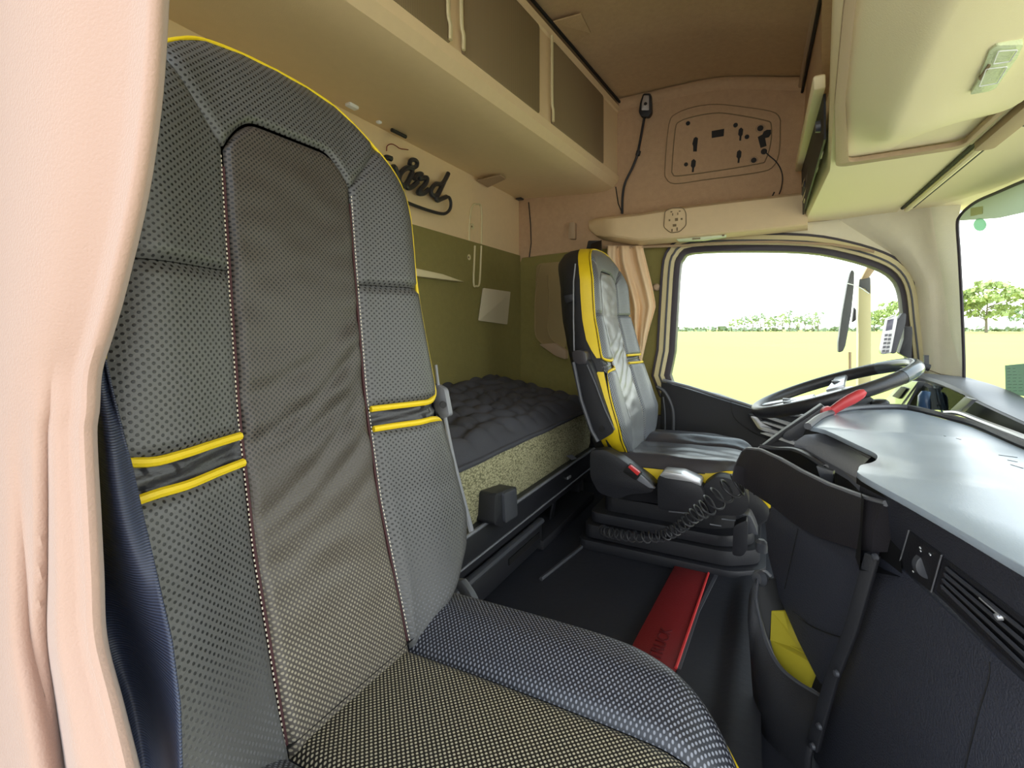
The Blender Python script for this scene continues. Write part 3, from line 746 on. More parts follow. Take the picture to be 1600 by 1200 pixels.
mb = MB(); mb.prism(rounded([at(u, v, x=-.60) for u, v in [(774, 772), (807, 760), (809, 806), (792, 824), (772, 820)]], .010), (-.055, 0, 0)); mb.build('clamp_body', M['black'], cl, bev=.006)
mb = MB(); mb.prism(rounded([at(u, v, x=-.592) for u, v in [(788, 771), (807, 763), (809, 806), (790, 818)]], .008), (-.02, 0, 0)); mb.build('clamp_plate', M['dgrey'], cl, bev=.004)
# items in the niche
bt = thing('bottle', 'small white-capped bottle in the niche beneath the bunk', 'bottle', V((-.77, 1.50, .333)))
mb = MB(); mb.lathe([(0, 0), (.02, 0), (.021, .06), (.012, .075), (.012, .082), (0, .082)], V((-.77, 1.50, .333)), (0, 0, 1), 16); mb.build('bottle_body', M['wh'], bt)
mb = MB(); mb.lathe([(0, 0), (.013, 0), (.013, .015), (0, .016)], V((-.77, 1.50, .414)), (0, 0, 1), 16); mb.build('bottle_cap', M['grey'], bt)
mb = MB(); mb.ribbon([V((-.66, 1.56, .41)), V((-.665, 1.555, .37)), V((-.67, 1.55, .333))], (0, .03, 0), .006, (1, 0, 0)); tag(mb.build('hanging_strap', M['black'], bev=.001), 'short black strap hanging in front of the bottle under the bunk', 'strap')
# quilted topper
def topper():
    b = MB()
    def f(a, q, under=False):
        y = .22+a*1.70
        x = -1.068+q*.425
        wav = .010*math.sin(y*14)+.006*math.sin(y*31+1)
        edge = sm((1-q)/.12)*sm((1-a)/.04)
        t1 = math.sin(y*34+math.sin(x*22)*.9+.6*math.sin(y*9)); t2 = math.sin(x*48+.8*math.sin(y*17))
        puff = .030*math.sqrt(abs(t1*t2)+.02)+.008*noise.noise(V((x*14, y*14, 0)))
        tuft = -.012*math.exp(-((t1**2+t2**2)*5))
        z = ztop(x)-.0+.006+.010*edge+puff*.6*edge+tuft*edge
        if q > .92: x += (q-.92)*.5*wav*4; z -= .022*((q-.92)/.08)**2
        if under: z = min(z-.012, ztop(x)+.002) if q < .9 else z-.014
        return V((x-.0, y, z))
    b.grid(lambda a, q: f(a, q), 170, 56)
    b.grid(lambda a, q: f(a, q, True), 60, 10)
    o = b.build('quilted_topper', M['quilt'], ang=80)
    e = MB(); e.tube([f(i/80, 1)+V((.002, 0, -.004)) for i in range(81)]+[f(1, 1-i/20)+V((0, .003, -.004)) for i in range(21)], .007, 8)
    e.build('edge_binding', M['quilt'], o); return o
tag(topper(), 'black tufted quilted topper lying on the bunk mattress', 'bedding')

# ================================================================ SEATS
ZW = [.50, .572, .603, .64, .683, .77, .85, .88, .903, 1.013, 1.077, 1.12, 1.18, 1.229, 1.27, 1.30, 1.325, 1.344, 1.354]
HW = [.12, .160, .205, .243, .262, .256, .238, .234, .236, .219, .211, .212, .211, .202, .182, .158, .130, .098, .0]
def make_seat(kind, label, yc, zx, xx, zk, bolh, mats, dz=0.0):
    root = thing('truck_seat', label, 'seat', (xx[0]+.2, yc, ZF+.02))
    def zm(z): return z+dz if z <= .876 else .876+dz+(z-.876)*zk
    def outd(y, z):
        """distance inside the outline"""
        d1 = itp(z, ZW, HW)-abs(y)
        # height of outline at this y near the top
        zt = 1.354
        for i in range(len(ZW)-1, 11, -1):
            if HW[i-1] >= abs(y):
                t = (abs(y)-HW[i])/(HW[i-1]-HW[i]+1e-9); zt = ZW[i]+(ZW[i-1]-ZW[i])*t; break
        else: zt = 9
        return min(d1, zt-z) if z > 1.1 else d1
    def S(y, z, lift=0.0):
        d = max(0, outd(y, z))
        roll = -.013*(1-min(1, d/.035))**2
        t = sm((abs(y)-.09)/.10)
        b_ = bolh*t*(1-.5*sm((z-1.2)/.12))
        return V((itp(zm(z), zx, xx)+b_+roll+lift, yc+y, zm(z)))
    def s1(d, r=.008): return 1-(1-min(1, max(0, d)/r))**2
    def panel(name, fn, nu, nv, m, puff, size, par=root, ea=(1, 1), eb=(1, 1), extra=None, lab=None):
        b = MB()
        def g(a, q):
            y, z = fn(a, q)
            k = 1
            if ea[0]: k *= s1(a*size[0])
            if ea[1]: k *= s1((1-a)*size[0])
            if eb[0]: k *= s1(q*size[1])
            if eb[1]: k *= s1((1-q)*size[1])
            l = puff*k-.002*(1-k)
            if extra: l += extra(y, z)*k
            return S(y, z, l)
        b.grid(g, nu, nv, lambda a, q: fn(a, q))
        o = b.build(name, m, par, ang=70)
        if lab: o['label'] = lab
        return o
    # centre panel with a rounded top and sitting creases
    def wr(y, z):
        t = 0
        for z0, k, A, w_ in ((.955, .55, .0035, .012), (.905, .6, .005, .011), (.87, .45, .004, .012), (.83, .7, .005, .013), (.79, .5, .004, .012), (.745, .35, .003, .014), (.70, -.3, .003, .016), (.985, .2, .002, .015)):
            s = (z-z0-k*y-.25*y*y*8)/w_
            t -= .6*A*math.exp(-s*s)
        return t+.0025*noise.noise(V((y*16, z*28, 3)))
    def cfn(a, q):
        y = -.094+a*.188; top = 1.252-.045*max(0, (abs(y)-.045)/.049)**2.2
        return (y*(1-.05*0), .545+q*(top-.545))
    panel('centre_panel', cfn, 40, 150, mats['mid'], .006, (.188, .7), extra=wr, lab=mats.get('midlab'))
    # head panel
    def hfn(a, q):
        yb = -.098+a*.196; zb = 1.256-.045*max(0, (abs(yb)-.045)/.049)**2.2 if abs(yb) < .094 else 1.211
        t = (a*2-1)
        yt = .160*t; zt = itp(abs(yt), [0, .05, .098, .130, .160], [1.352, 1.351, 1.342, 1.323, 1.2985])
        return (yb+(yt-yb)*q, zb+(zt-zb)*q)
    panel('head_panel', hfn, 40, 18, mats['side'], .005, (.25, .1), eb=(1, 0))
    for s in (-1, 1):
        def ufn(a, q):
            w_ = itp(1.065+q*.2, ZW, HW)
            yi, zi = .0965, 1.0655+q*(1.211-1.0655)
            zo = 1.0655+q*(1.298-1.0655); yo = itp(zo, ZW, HW)
            return (s*(yi+(yo-yi)*a), zi+(zo-zi)*a)
        panel('shoulder_panel', ufn, 14, 24, mats['side'], .005, (.11, .18), ea=(1, 0))
        def mfn(a, q):
            z = .880+q*(1.0648-.880); return (s*(.0965+(itp(z, ZW, HW)-.0965)*a), z)
        panel('flank_panel', mfn, 14, 24, mats['side'], .006, (.12, .18), ea=(1, 0))
        def lfn(a, q):
            z = .545+q*(.850-.545); return (s*(.098+(itp(z, ZW, HW)-.098)*a), z)
        panel('lumbar_panel', lfn, 16, 34, mats['low'], .007, (.14, .3), ea=(1, 0))
        def bfn(a, q):
            z = .847+q*.036; return (s*(.096+(itp(z, ZW, HW)-.096)*a), z)
        panel('gathered_band', bfn, 30, 6, M['leather'], -.006, (.13, .03), ea=(1, 0), eb=(0, 0), extra=lambda y, z: .003*math.sin(z*700+y*40))
        # piping
        up_ = [(s*.100, .879)]+[(s*(.100+(.222-.100)*t), .879+.0) for t in (.3, .6, .85)]+[(s*.231, .888), (s*.235, .905)]+[(s*itp(z, ZW, HW), z) for z in (.95, 1.0, 1.05, 1.1, 1.15, 1.2, 1.24, 1.27)]+[(s*.158, 1.30), (s*.130, 1.325), (s*.098, 1.344), (s*.05, 1.352), (0, 1.354)]
        rr = [.0055]*5
        b = MB(); P = spline([S(y, z, .003) for y, z in up_], 4); n_ = len(P)
        b.tube(P, [.0046-.0019*sm((i/n_-.18)/.1) for i in range(n_)], 8); b.build('piping', M['yellow'], root)
        lo_ = [(s*.100, .850)]+[(s*(.100+(.222-.100)*t), .850) for t in (.3, .6, .85)]+[(s*.232, .842), (s*.241, .82)]+[(s*itp(z, ZW, HW), z) for z in (.78, .74, .70, .66, .63, .60, .57)]
        b = MB(); P = spline([S(y, z, .003) for y, z in lo_], 4); n_ = len(P)
        b.tube(P, [.0047-.0022*sm((i/n_-.25)/.12) for i in range(n_)], 8); b.build('piping', M['yellow'], root)
    # stitching along the centre panel
    b = MB()
    for s in (-1, 1):
        for k in range(120):
            z = .56+k*.0054
            if z > 1.20: break
            p = S(s*.0985, z, .001); q = S(s*.0985, z+.0024, .001)
            b.tube([p, q], .0008, 4)
    b.build('stitching', M['thread'], root)['kind'] = 'stuff'
    b = MB()
    for s in (-1, 1): b.tube([S(s*.0955, .56+k*.033, -.001) for k in range(20)], .0022, 5)
    b.build('seam_cord', mat('seam cord '+kind, lin(60, 22, 26), .7), root)
    # side strip and shell
    half = [(itp(z, ZW, HW), z) for z in [.56, .58, .60, .62, .64, .66, .683, .71, .74, .77, .80, .825, .845, .86, .875, .89, .92, .96, 1.0, 1.04, 1.08, 1.12, 1.16, 1.2, 1.229, 1.25, 1.27, 1.285, 1.30, 1.313, 1.325, 1.335, 1.344, 1.35]]+[(.05, 1.3535)]
    full = half+[(0, 1.354)]+[(-y, z) for y, z in reversed(half)]
    def ringat(dep, sc, pts=full, dzz=0):
        o = []
        for y, z in pts:
            p = S(y, z, 0); o.append(V((p.x-dep, yc+y*sc, .95*(1-sc)*.5+p.z*(1-(1-sc)*.5)+dzz)))
        return o
    b = MB(); b.loft([ringat(.0, .985), ringat(.006, 1.0), ringat(.045, 1.02), ringat(.075, 1.0), ringat(.10, .94), ringat(.125, .80), ringat(.13, .05)], caps=False)
    b.build('back_shell', M['black_soft'], root, ang=60)
    def SW(z): return mats.get('sw', 1) if z < .86 else 1
    def strip(pts):
        bb = MB(); n_ = len(pts)
        def taper(i): return min(1, .25+min(i, n_-1-i)*.35)
        r0, r1, r2, r3 = [], [], [], []
        for i, (y, z) in enumerate(pts):
            p = S(y, z, 0); t = taper(i)
            r0.append(V((p.x-.002, yc+y*1.0, p.z)))
            r1.append(V((p.x-.004-.006*t, yc+y*1.022, p.z+.004*(z > 1.3))))
            r2.append(V((p.x-.004-.034*t*SW(z), yc+y*1.035, p.z+.005*(z > 1.3))))
            r3.append(V((p.x-.004-.036*t*SW(z), yc+y*1.0, p.z)))
        bb.loft([r0, r1, r2, r3], closed=False); return bb.build('yellow_strip', M['yellow'], root, ang=60)
    strip([q for q in full if q[1] > .885])
    for s in (1, -1): strip([(s*y, z) for y, z in half if z < .85])
    # ---------------- cushion
    X0, X1 = xx[0]-.02, mats['xf']
    zc0 = mats['zc']
    def hw(x):
        t = max(0, (x-(X1-.22))/.22); return .222*(1-.45*t**2.3)
    def ct(x, y):
        t = (abs(y)-.09)/.07
        z = zc0+mats['bol']*sm(t)-.012*sm((abs(y)-.19)/.03)
        z += .012*math.sin((x-X0)/(X1-X0)*2.6)*.6
        z -= .050*max(0, (x-(X1-.10))/.10)**2.2
        return z
    def cpanel(name, y0f, y1f, m, nu=24, nv=44, e=(1, 1), fold=0, x_end=None):
        b = MB()
        def g(a, q):
            x = X0+(X1-X0)*q; y = y0f(x)+(y1f(x)-y0f(x))*a
            wd = abs(y1f(x)-y0f(x)); k = 1
            if e[0]: k *= s1(a*wd, .015)
            if e[1]: k *= s1((1-a)*wd, .015)
            z = ct(x, y)-.010*(1-k)
            if fold: z += fold*noise.noise(V((x*12, y*26, 9)))
            d = hw(x)-abs(y)
            z -= .022*(1-min(1, max(0, d)/.03))**2
            return V((x, yc+y, z))
        b.grid(g, nu, nv, lambda a, q: (y0f(X0+(X1-X0)*q)+(y1f(X0+(X1-X0)*q)-y0f(X0+(X1-X0)*q))*a, X0+(X1-X0)*q))
        return b.build(name, m, root, ang=70)
    cpanel('seat_centre', lambda x: -.094, lambda x: .094, mats['seat'], fold=mats.get('fold', 0))
    cpanel('seat_bolster', lambda x: .096, hw, mats['sbol'], 18, e=(1, 0), fold=mats.get('fold', 0))
    cpanel('seat_bolster', lambda x: -.096, lambda x: -hw(x), mats['sbol'], 18, e=(1, 0), fold=mats.get('fold', 0))
    xsr = [X0+(X1-X0)*i/30 for i in range(31)]
    edge = [(x, hw(x)) for x in xsr]+[(X1+.004, hw(X1)*k) for k in (.8, .5, .2, -.2, -.5, -.8)]+[(x, -hw(x)) for x in reversed(xsr)]
    def er(ox, dzz):
        o = []
        for x, y in edge:
            z = ct(x, y)-.022
            o.append(V((x+ox*(1 if x > X1-.02 else .2), yc+y*(1+ox*2.2), z+dzz)))
        return o
    b = MB(); b.loft([er(0, 0), er(.006, -.006), er(.008, -.040), er(.002, -.044)], closed=False); b.build('yellow_strip', M['yellow'], root, ang=60)
    b = MB(); b.loft([er(-.004, -.001), er(.004, -.042), er(.004, -.075), er(-.03, -.11)], closed=False)
    rg = er(-.03, -.11); c0_ = sum(rg, V())/len(rg); b.loft([rg, [p+(c0_-p)*.98 for p in rg]], closed=True, caps=True)
    b.build('cushion_base', M['black_soft'], root, ang=60)
    rg = er(.003, .001)
    for seg_ in (rg[:20], rg[-20:]):
        b = MB(); b.tube(seg_, .0024, 6); b.build('piping', M['yellow' if kind == 'near' else 'leather'], root)
    return root, S, ct

ZX = [.5, .59, .75, .9, 1.1, 1.25, 1.36]; XX = [-.43, -.455, -.50, -.528, -.55, -.565, -.59]
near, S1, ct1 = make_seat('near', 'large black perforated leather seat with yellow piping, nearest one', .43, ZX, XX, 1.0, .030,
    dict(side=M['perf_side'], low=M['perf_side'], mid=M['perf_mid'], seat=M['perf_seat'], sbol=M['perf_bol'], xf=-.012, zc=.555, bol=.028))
far, S2, ct2 = make_seat('far', 'driver seat with leather coloured pale for highlights and broad yellow side strips', 1.685,
    [.56, .60, .70, .76, .89, .98, 1.04, 1.148, 1.27], [-.405, -.405, -.41, -.43, -.468, -.488, -.503, -.510, -.525], .80, .026,
    dict(side=M['perf_far'], low=M['perf_far'], mid=M['leather_far'], seat=M['leather_sh'], sbol=M['leather_sh'], xf=-.005, zc=.588, bol=.022, fold=.004, sw=1.7), dz=.018)
# near seat: grey hinge cover on the far flank
mb = MB(); P = [at(u, v, y=.705) for u, v in [(681, 570), (686, 610), (693, 640), (704, 700), (718, 760), (736, 830)]]
mb.tube(spline(P, 4), [.003+.003*sm(i/20) for i in range(21)], 8, flat=.8); mb.build('hinge_cover', M['grey'], near)
mb = MB(); mb.lathe([(0, 0), (.006, 0), (.006, .004), (0, .004)], at(692, 632, y=.69), (1, -1, 0), 12); mb.build('hinge_bolt', M['deep'], near)
mb = MB(); mb.prism(rounded([at(u, v, y=.70) for u, v in [(680, 600), (694, 608), (702, 650), (690, 655), (680, 640)]], .005), (0, .012, 0)); mb.build('hinge_plate', M['grey'], near, bev=.002)
# base under the near seat
mb = MB(); mb.box((-.24, .43, .385), (.34, .30, .14)); mb.build('seat_pedestal', M['black_soft'], near, bev=.01)
# near seat buckle
bk = thing('seat_buckle', 'seat belt buckle with red button on a dark stalk beside the near seat', 'buckle', at(760, 985, y=.70))
mb = MB(); P = spline([at(u, v, y=.70) for u, v in [(716, 905), (730, 925), (742, 950), (748, 975), (750, 1000)]], 5)
mb.ribbon(P, V((.022, .0, .006)), .012, (.2, 1, 0)); mb.build('stalk', M['dgrey'], bk, bev=.002)
mb = MB(); mb.prism(rounded([at(u, v, y=.695) for u, v in [(748, 966), (758, 958), (784, 988), (760, 1000)]], .004), (0, .02, 0)); mb.build('buckle_body', M['black'], bk, bev=.003)
mb = MB(); mb.prism(rounded([at(u, v, y=.688) for u, v in [(751, 966), (760, 960), (776, 981), (764, 983)]], .003), (0, .012, 0)); mb.build('release_button', M['redbtn'], bk, bev=.002)

# ---- driver seat extras (children of the far seat)
def P2(L, y): return [at(u, v, y=y) for u, v in L]
mb = MB(); mb.prism(rounded(P2([(897, 560), (915, 560), (921, 566), (958, 668), (956, 678), (936, 690), (928, 686), (920, 660)], 1.405), .01), (0, .045, 0)); ar = mb.build('armrest', M['black_soft'], far, bev=.005)
mb = MB(); mb.prism(rounded(P2([(894, 550), (899, 547), (914, 549), (917, 568), (906, 570), (896, 566)], 1.40), .01), (0, .05, 0)); mb.build('armrest_cap', M['leather_sh'], ar, bev=.006)
mb = MB(); mb.tube(P2([(896, 566), (908, 625), (924, 672), (934, 690)], 1.402), .006, 8); mb.tube(P2([(917, 570), (930, 600), (945, 640), (960, 672)], 1.402), .003, 6); mb.build('armrest_edge', M['dgrey'], ar)
mb = MB(); mb.lathe([(0, 0), (.009, 0), (.009, .003), (0, .003)], at(940.5, 670, y=1.403), (0, -1, 0), 16); mb.build('pivot_hole', M['deep'], ar)
mb = MB(); mb.prism(rounded(P2([(922, 704), (945, 703), (968, 716), (1012, 748), (1024, 760), (1018, 770), (985, 772), (965, 780), (935, 770), (922, 745)], 1.40), .015), (0, .05, 0)); mb.build('recliner_cover', M['black'], far, bev=.008)
mb = MB(); mb.prism(rounded(P2([(1027, 746), (1036, 740), (1080, 748), (1098, 765), (1100, 780), (1090, 802), (1028, 796)], 1.385), .012), (0, .06, 0)); cb = mb.build('control_box', M['black'], far, bev=.006)
mb = MB(); mb.prism(rounded(P2([(1030, 743), (1036, 738), (1066, 741), (1094, 753), (1096, 760), (1080, 753), (1040, 747)], 1.380), .005), (0, .06, 0)); ts = mb.build('control_top', M['silver'], cb, bev=.002)
mb = MB()
for u in (1042, 1056, 1070, 1084): mb.box(at(u, 741+(u-1030)*.18, y=1.40)+V((0, 0, .002)), (.016, .03, .006))
mb.build('control_keys', M['grey'], cb, bev=.002)
mb = MB(); mb.prism(rounded(P2([(1096, 760), (1120, 744), (1142, 748), (1165, 765), (1172, 790), (1160, 806), (1110, 805)], 1.42), .02), (0, .05, 0)); mb.build('side_cover', M['black_soft'], far, bev=.006)
# suspension pedestal
pd = thing('seat_suspension', 'black suspension base carrying the driver seat', 'seat base', at(1060, 880, y=1.50))
def slab(z0, z1, k, name, m, bev=.01):
    L = [V((-.52-k, 1.46-k, z0)), V((-.10+k, 1.46-k, z0)), V((-.02+k, 1.52-k, z0)), V((-.02+k, 1.88, z0)), V((-.52-k, 1.88, z0))]
    b = MB(); b.prism(rounded(L, .03), (0, 0, z1-z0)); return b.build(name, m, pd, bev=bev)
slab(.302, .33, .015, 'floor_plate', M['black'], .005)
slab(.335, .375, .0, 'base_tray', M['black_soft'])
slab(.38, .41, -.015, 'bellows', M['black'], .006)
slab(.41, .455, -.05, 'upper_frame', M['black_soft'])
for (u, v, a, b_) in [(1140, 812, 25, 2), (1118, 820, 18, 2), (1060, 800, 30, 2)]:
    mb = MB(); mb.tube([at(u-a/2, v-1, y=1.44), at(u+a/2, v+2, y=1.44)], .002, 6); mb.build('frame_rod', M['grey'], pd)
mb = MB(); mb.prism(rounded(P2([(1150, 800), (1172, 806), (1180, 822), (1185, 838), (1172, 832), (1155, 840)], 1.44), .008), (0, .06, 0)); mb.build('height_lever', M['dgrey'], pd, bev=.005)
mb = MB(); mb.prism(rounded(P2([(1146, 822), (1168, 812), (1168, 858), (1160, 870), (1144, 868)], 1.40), .01), (0, .05, 0)); mb.build('corner_cap', M['black'], pd, bev=.006)
# driver buckle
db = thing('seat_buckle', 'small seat belt buckle with pinkish red button beside the driver seat', 'buckle', at(985, 750, y=1.385))
mb = MB(); mb.prism(rounded(P2([(973, 737), (981, 727), (1001, 742), (993, 751)], 1.38), .005), (0, .03, 0)); mb.build('buckle_body', M['deep'], db, bev=.003)
mb = MB(); mb.prism(rounded(P2([(981, 730), (984, 727), (1000, 739), (996, 743)], 1.372), .003), (0, .012, 0)); mb.build('release_button', M['redbtn'], db, bev=.002)
mb = MB(); mb.prism(P2([(1000, 742), (1024, 764), (1014, 763), (994, 750)], 1.39), (0, .015, 0)); mb.build('stalk', M['grey'], db, bev=.003)
# driver belt over the seat top, guide on the shell
bl = thing('driver_belt', 'black seat belt dropping from the shelf behind the driver seat', 'seat belt', at(925, 402, y=1.9))
mb = MB(); mb.ribbon([at(932, 378, y=1.98), at(930, 390, y=1.93), at(926, 404, y=1.88), at(918, 420, y=1.80)], [V((.045, 0, .012)), V((.05, 0, .012)), V((.06, 0, .012)), V((.05, 0, .012))], .004, (0, 1, 0)); mb.build('strap', M['deep'], bl)
mb = MB(); mb.prism(rounded(P2([(919, 376), (938, 376), (939, 398), (930, 400), (914, 398)], 1.99), .005), (0, .02, 0)); mb.build('belt_anchor', M['black'], bl, bev=.003)
mb = MB(); mb.prism(rounded(P2([(881, 462), (895, 459), (896, 470), (884, 474)], 1.46), .004), (0, .05, 0)); gk = mb.build('belt_guide', M['black'], far, bev=.003)
mb = MB(); mb.tube(P2([(899, 412), (896, 440), (896, 500), (897, 548)], 1.45), .0025, 6); mb.build('shell_seam', M['grey'], far)
mb = MB(); mb.ribbon([at(1013, 665, y=1.93), at(1018, 680, y=1.93), at(1020, 696, y=1.92)], V((.025, 0, 0)), .006, (0, 1, 0)); tag(mb.build('belt_end', M['grey']), 'grey belt end between the driver seat and the door', 'seat belt')
mb = MB(); mb.tube(spline(P2([(1026, 604), (1038, 612), (1048, 630), (1052, 650), (1051, 688)], 2.04), 5), .007, 8)
mb.tube(spline(P2([(1036, 620), (1039, 650), (1038, 690)], 2.04), 4), .004, 8)
tag(mb.build('grab_handle', M['dgrey']), 'curved dark grab handle at the rear edge of the driver door', 'handle')

# ---- coiled cord
def coil():
    ctr = spline([at(u, v, y=y) for u, v, y in [(938, 826, 1.40), (950, 832, 1.37), (985, 838, 1.34), (1030, 838, 1.31), (1060, 825, 1.29), (1085, 805, 1.27), (1110, 788, 1.26), (1130, 770, 1.25), (1150, 758, 1.24), (1165, 755, 1.24)]], 40)
    n = len(ctr); P = []
    turns = 0
    for i in range(n):
        t = (ctr[min(i+1, n-1)]-ctr[max(i-1, 0)]).normalized()
        e1 = t.cross(V((0, 0, 1))).normalized(); e2 = t.cross(e1)
        f = i/n
        turns += (.62 if f < .5 else .62-.40*sm((f-.5)/.25))
        r = (.014+.010*sm((f-.45)/.3))*min(1, .2+i/20)
        P.append(ctr[i]+(e1*math.cos(turns)+e2*math.sin(turns))*r)
    b = MB(); b.tube(P, .0028, 6); return b.build('coiled_cord', M['black'])
tag(coil(), 'black coiled cord stretched between the driver seat and the centre bin', 'cord')

# ================================================================ FLOOR ITEMS
rs = thing('floor_strap', 'flat red rubber strip laid across the floor between the seats', 'mat', at(1080, 900, z=ZF))
mb = MB(); mb.prism([at(u, v, z=ZF+.012) for u, v in [(1060, 872), (1113, 880), (1057, 1045), (1040, 1100), (950, 1100), (990, 1002)]], (0, 0, -.010)); mb.build('strip_body', M['red'], rs, bev=.003)
mb = MB(); mb.tube([at(1112, 881, z=ZF+.013), at(1056, 1044, z=ZF+.013)], .003, 6); mb.build('strip_edge', M['redbtn'], rs)
def text(body, size, loc, R, m, ext=.001, name='lettering', parent=None, align='CENTER'):
    cu_ = bpy.data.curves.new(name, 'FONT'); cu_.body = body; cu_.size = size; cu_.extrude = ext; cu_.align_x = align; cu_.align_y = 'CENTER'
    t = bpy.data.objects.new(name, cu_); C.objects.link(t)
    dg = bpy.context.evaluated_depsgraph_get(); me = bpy.data.meshes.new_from_object(t.evaluated_get(dg))
    bpy.data.objects.remove(t); bpy.data.curves.remove(cu_)
    me.transform(Matrix.Translation(V(loc)-(WL[parent.name] if parent else V()))@R.to_4x4())
    me.materials.append(m); o = bpy.data.objects.new(name, me); C.objects.link(o)
    if parent: o.parent = parent; WL[o.name] = WL[parent.name]
    return o
pa, pb = at(1056, 960, z=ZF+.012), at(1033, 1015, z=ZF+.012)
dirx = (pa-pb).normalized(); nrm = V((0, 0, 1)); diry = nrm.cross(dirx)
R = Matrix((dirx, diry, nrm)).transposed()
text('TRUCK', .036, at(1033, 1005, z=ZF+.013), R, mat('dark red print', lin(92, 12, 18), .6), parent=rs)
L = [at(u, v, z=ZF+.013) for u, v in [(1022, 978), (1048, 990), (1022, 1040), (990, 1030)]]
fh = MB(); 
for i in range(25):
    k = i/24; yy = .9+k*.6
sc = MB(); sc.tube([at(845, 905, z=ZF+.004), at(900, 862, z=ZF+.004), at(950, 820, z=ZF+.004)], .006, 6); sc.tube([at(1120, 900, z=ZF+.006), at(1090, 960, z=ZF+.006), at(1060, 1050, z=ZF+.006)], .008, 6)
o = sc.build('trim_9', M['dgrey']); struct(o)
# raised tunnel mat between strip and dash
mb = MB()
def tun(a, b):
    p0 = at(1118, 880, z=ZF); p1 = at(1062, 1045, z=ZF); q0 = at(1185, 880, z=ZF); q1 = at(1190, 1200, z=ZF)
    A = p0+(p1-p0)*b*1.6; B = q0+(q1-q0)*b*1.15
    p = A+(B-A)*a; p.z += .012+.02*sm((a-.45)/.3)*sm(b/.4); return p
mb.grid(tun, 14, 24); struct(mb.build('trim_10', M['dust']))

# ================================================================ DASH
ZT = .80
tbl = thing('dashboard', 'wide dark dashboard with pale satin table top under the windshield', 'dashboard', (.3, 1.0, ZF))
TL = [(1262, 664), (1285, 652), (1320, 643), (1365, 640), (1420, 641), (1480, 656), (1520, 668), (1600, 702), (1680, 735), (1800, 1000), (1600, 886), (1500, 828), (1420, 783), (1345, 742), (1341, 733), (1345, 726), (1362, 722), (1370, 716), (1367, 708), (1340, 695), (1290, 672)]
TLw = spline([at(u, v, z=ZT) for u, v in TL], 3, True)
mb = MB(); mb.prism(TLw, (0, 0, -.009)); mb.build('table_top', M['dashtop'], tbl, bev=.004)
# dark lip around the back
mb = MB(); mb.tube(spline([at(u, v, z=ZT+.004) for u, v in [(1262, 666), (1285, 650), (1320, 640), (1365, 636), (1420, 637), (1480, 651), (1530, 665), (1600, 695), (1680, 725)]], 4), .007, 8); mb.build('rear_lip', M['dgrey'], tbl)
# scratches: short dark marks
mb = MB()
for a, b_ in (((1560, 711), (1590, 715)), ((1574, 719), (1590, 722)), ((1579, 726), (1599, 732)), ((1475, 681), (1478, 682)), ((1494, 685), (1502, 687))):
    mb.tube([at(*a, z=ZT), at(*b_, z=ZT)], .0006, 5)
mb.build('scratch', M['deep'], tbl)
# front face below the table: upper facia (with vent) and lower panel
A0 = at(1345, 745, z=ZT-.018); A1 = at(1800, 1004, z=ZT-.018)
dirE = (A1-A0).normalized(); dn = V((0, 0, -1)); inn = V((.30, .06, -1)).normalized()
def FP(s, t, off=0):
    """on the upper facia: s metres along the edge, t metres down; off towards the seats"""
    n_ = dirE.cross(inn).normalized()
    if n_.x > 0: n_ = -n_
    return A0+dirE*s+inn*t+n_*off
nF = dirE.cross(inn).normalized()
if nF.x > 0: nF = -nF
def fat(u, v, off=0): return at(u, v, P=A0+nF*off, N=nF)
Lk = [fat(1345, 746), fat(1600, 890), fat(1750, 976), fat(1750, 1200), fat(1600, 1068), fat(1480, 945), fat(1404, 876), fat(1388, 850), fat(1384, 796), fat(1342, 770)]
mb = MB(); mb.prism(Lk, -nF*.03); mb.build('upper_facia', M['dash'], tbl, bev=.003)
# lower front, a big flat leaning panel
B0, B1, B2 = V((.142, .868, .667)), V((.065, .925, .305)), fat(1600, 1060)
nL = (B1-B0).cross(B2-B0).normalized()
if nL.x > 0: nL = -nL
def lat(u, v, off=0): return at(u, v, P=B0+nL*off, N=nL)
mb = MB(); mb.prism([lat(1372, 855), lat(1600, 1066), lat(1780, 1230), lat(1780, 1900), lat(1250, 1400), lat(1270, 1170), lat(1320, 1015)], -nL*.04); mb.build('lower_panel', M['dash'], tbl, bev=.004)
mb = MB(); mb.tube(spline([lat(u, v, .0005) for u, v in [(1546, 1034), (1545, 1060), (1530, 1110), (1515, 1170), (1508, 1200)]], 4), .0007, 5); mb.build('panel_joint', M['deep'], tbl)
# switch plate with thumb wheel
mb = MB(); mb.prism(rounded([fat(u, v, .002) for u, v in [(1420, 830), (1472, 867), (1455, 925), (1404, 885)]], .003), -nF*.006); sp_ = mb.build('switch_plate', M['black'], tbl, bev=.001)
mb = MB(); mb.tube([fat(u, v, .003) for u, v in [(1420, 829), (1404, 884), (1412, 892)]], .0009, 6); mb.tube([fat(u, v, .003) for u, v in [(1471, 868), (1455, 925)]], .0009, 6); mb.build('plate_edge', M['grey'], sp_)
mb = MB(); wc = fat(1449, 884, -.004); wa = dirE
mb.lathe([(0, -.005), (.013, -.005), (.015, -.004), (.015, .004), (.013, .005), (0, .005)], wc, wa, 28); mb.build('thumb_wheel', M['dgrey'], sp_)
mb = MB()
for (u, v, r) in [(1438, 856, .0016), (1427, 893, .0013), (1439, 861, .0012)]: mb.lathe([(0, 0), (r, 0), (r, .0006), (0, .0006)], fat(u, v, .0022), nF, 10)
mb.box(fat(1453, 866, .003), (.001, .005, .0015)); mb.build('print_mark', M['wh'], sp_)
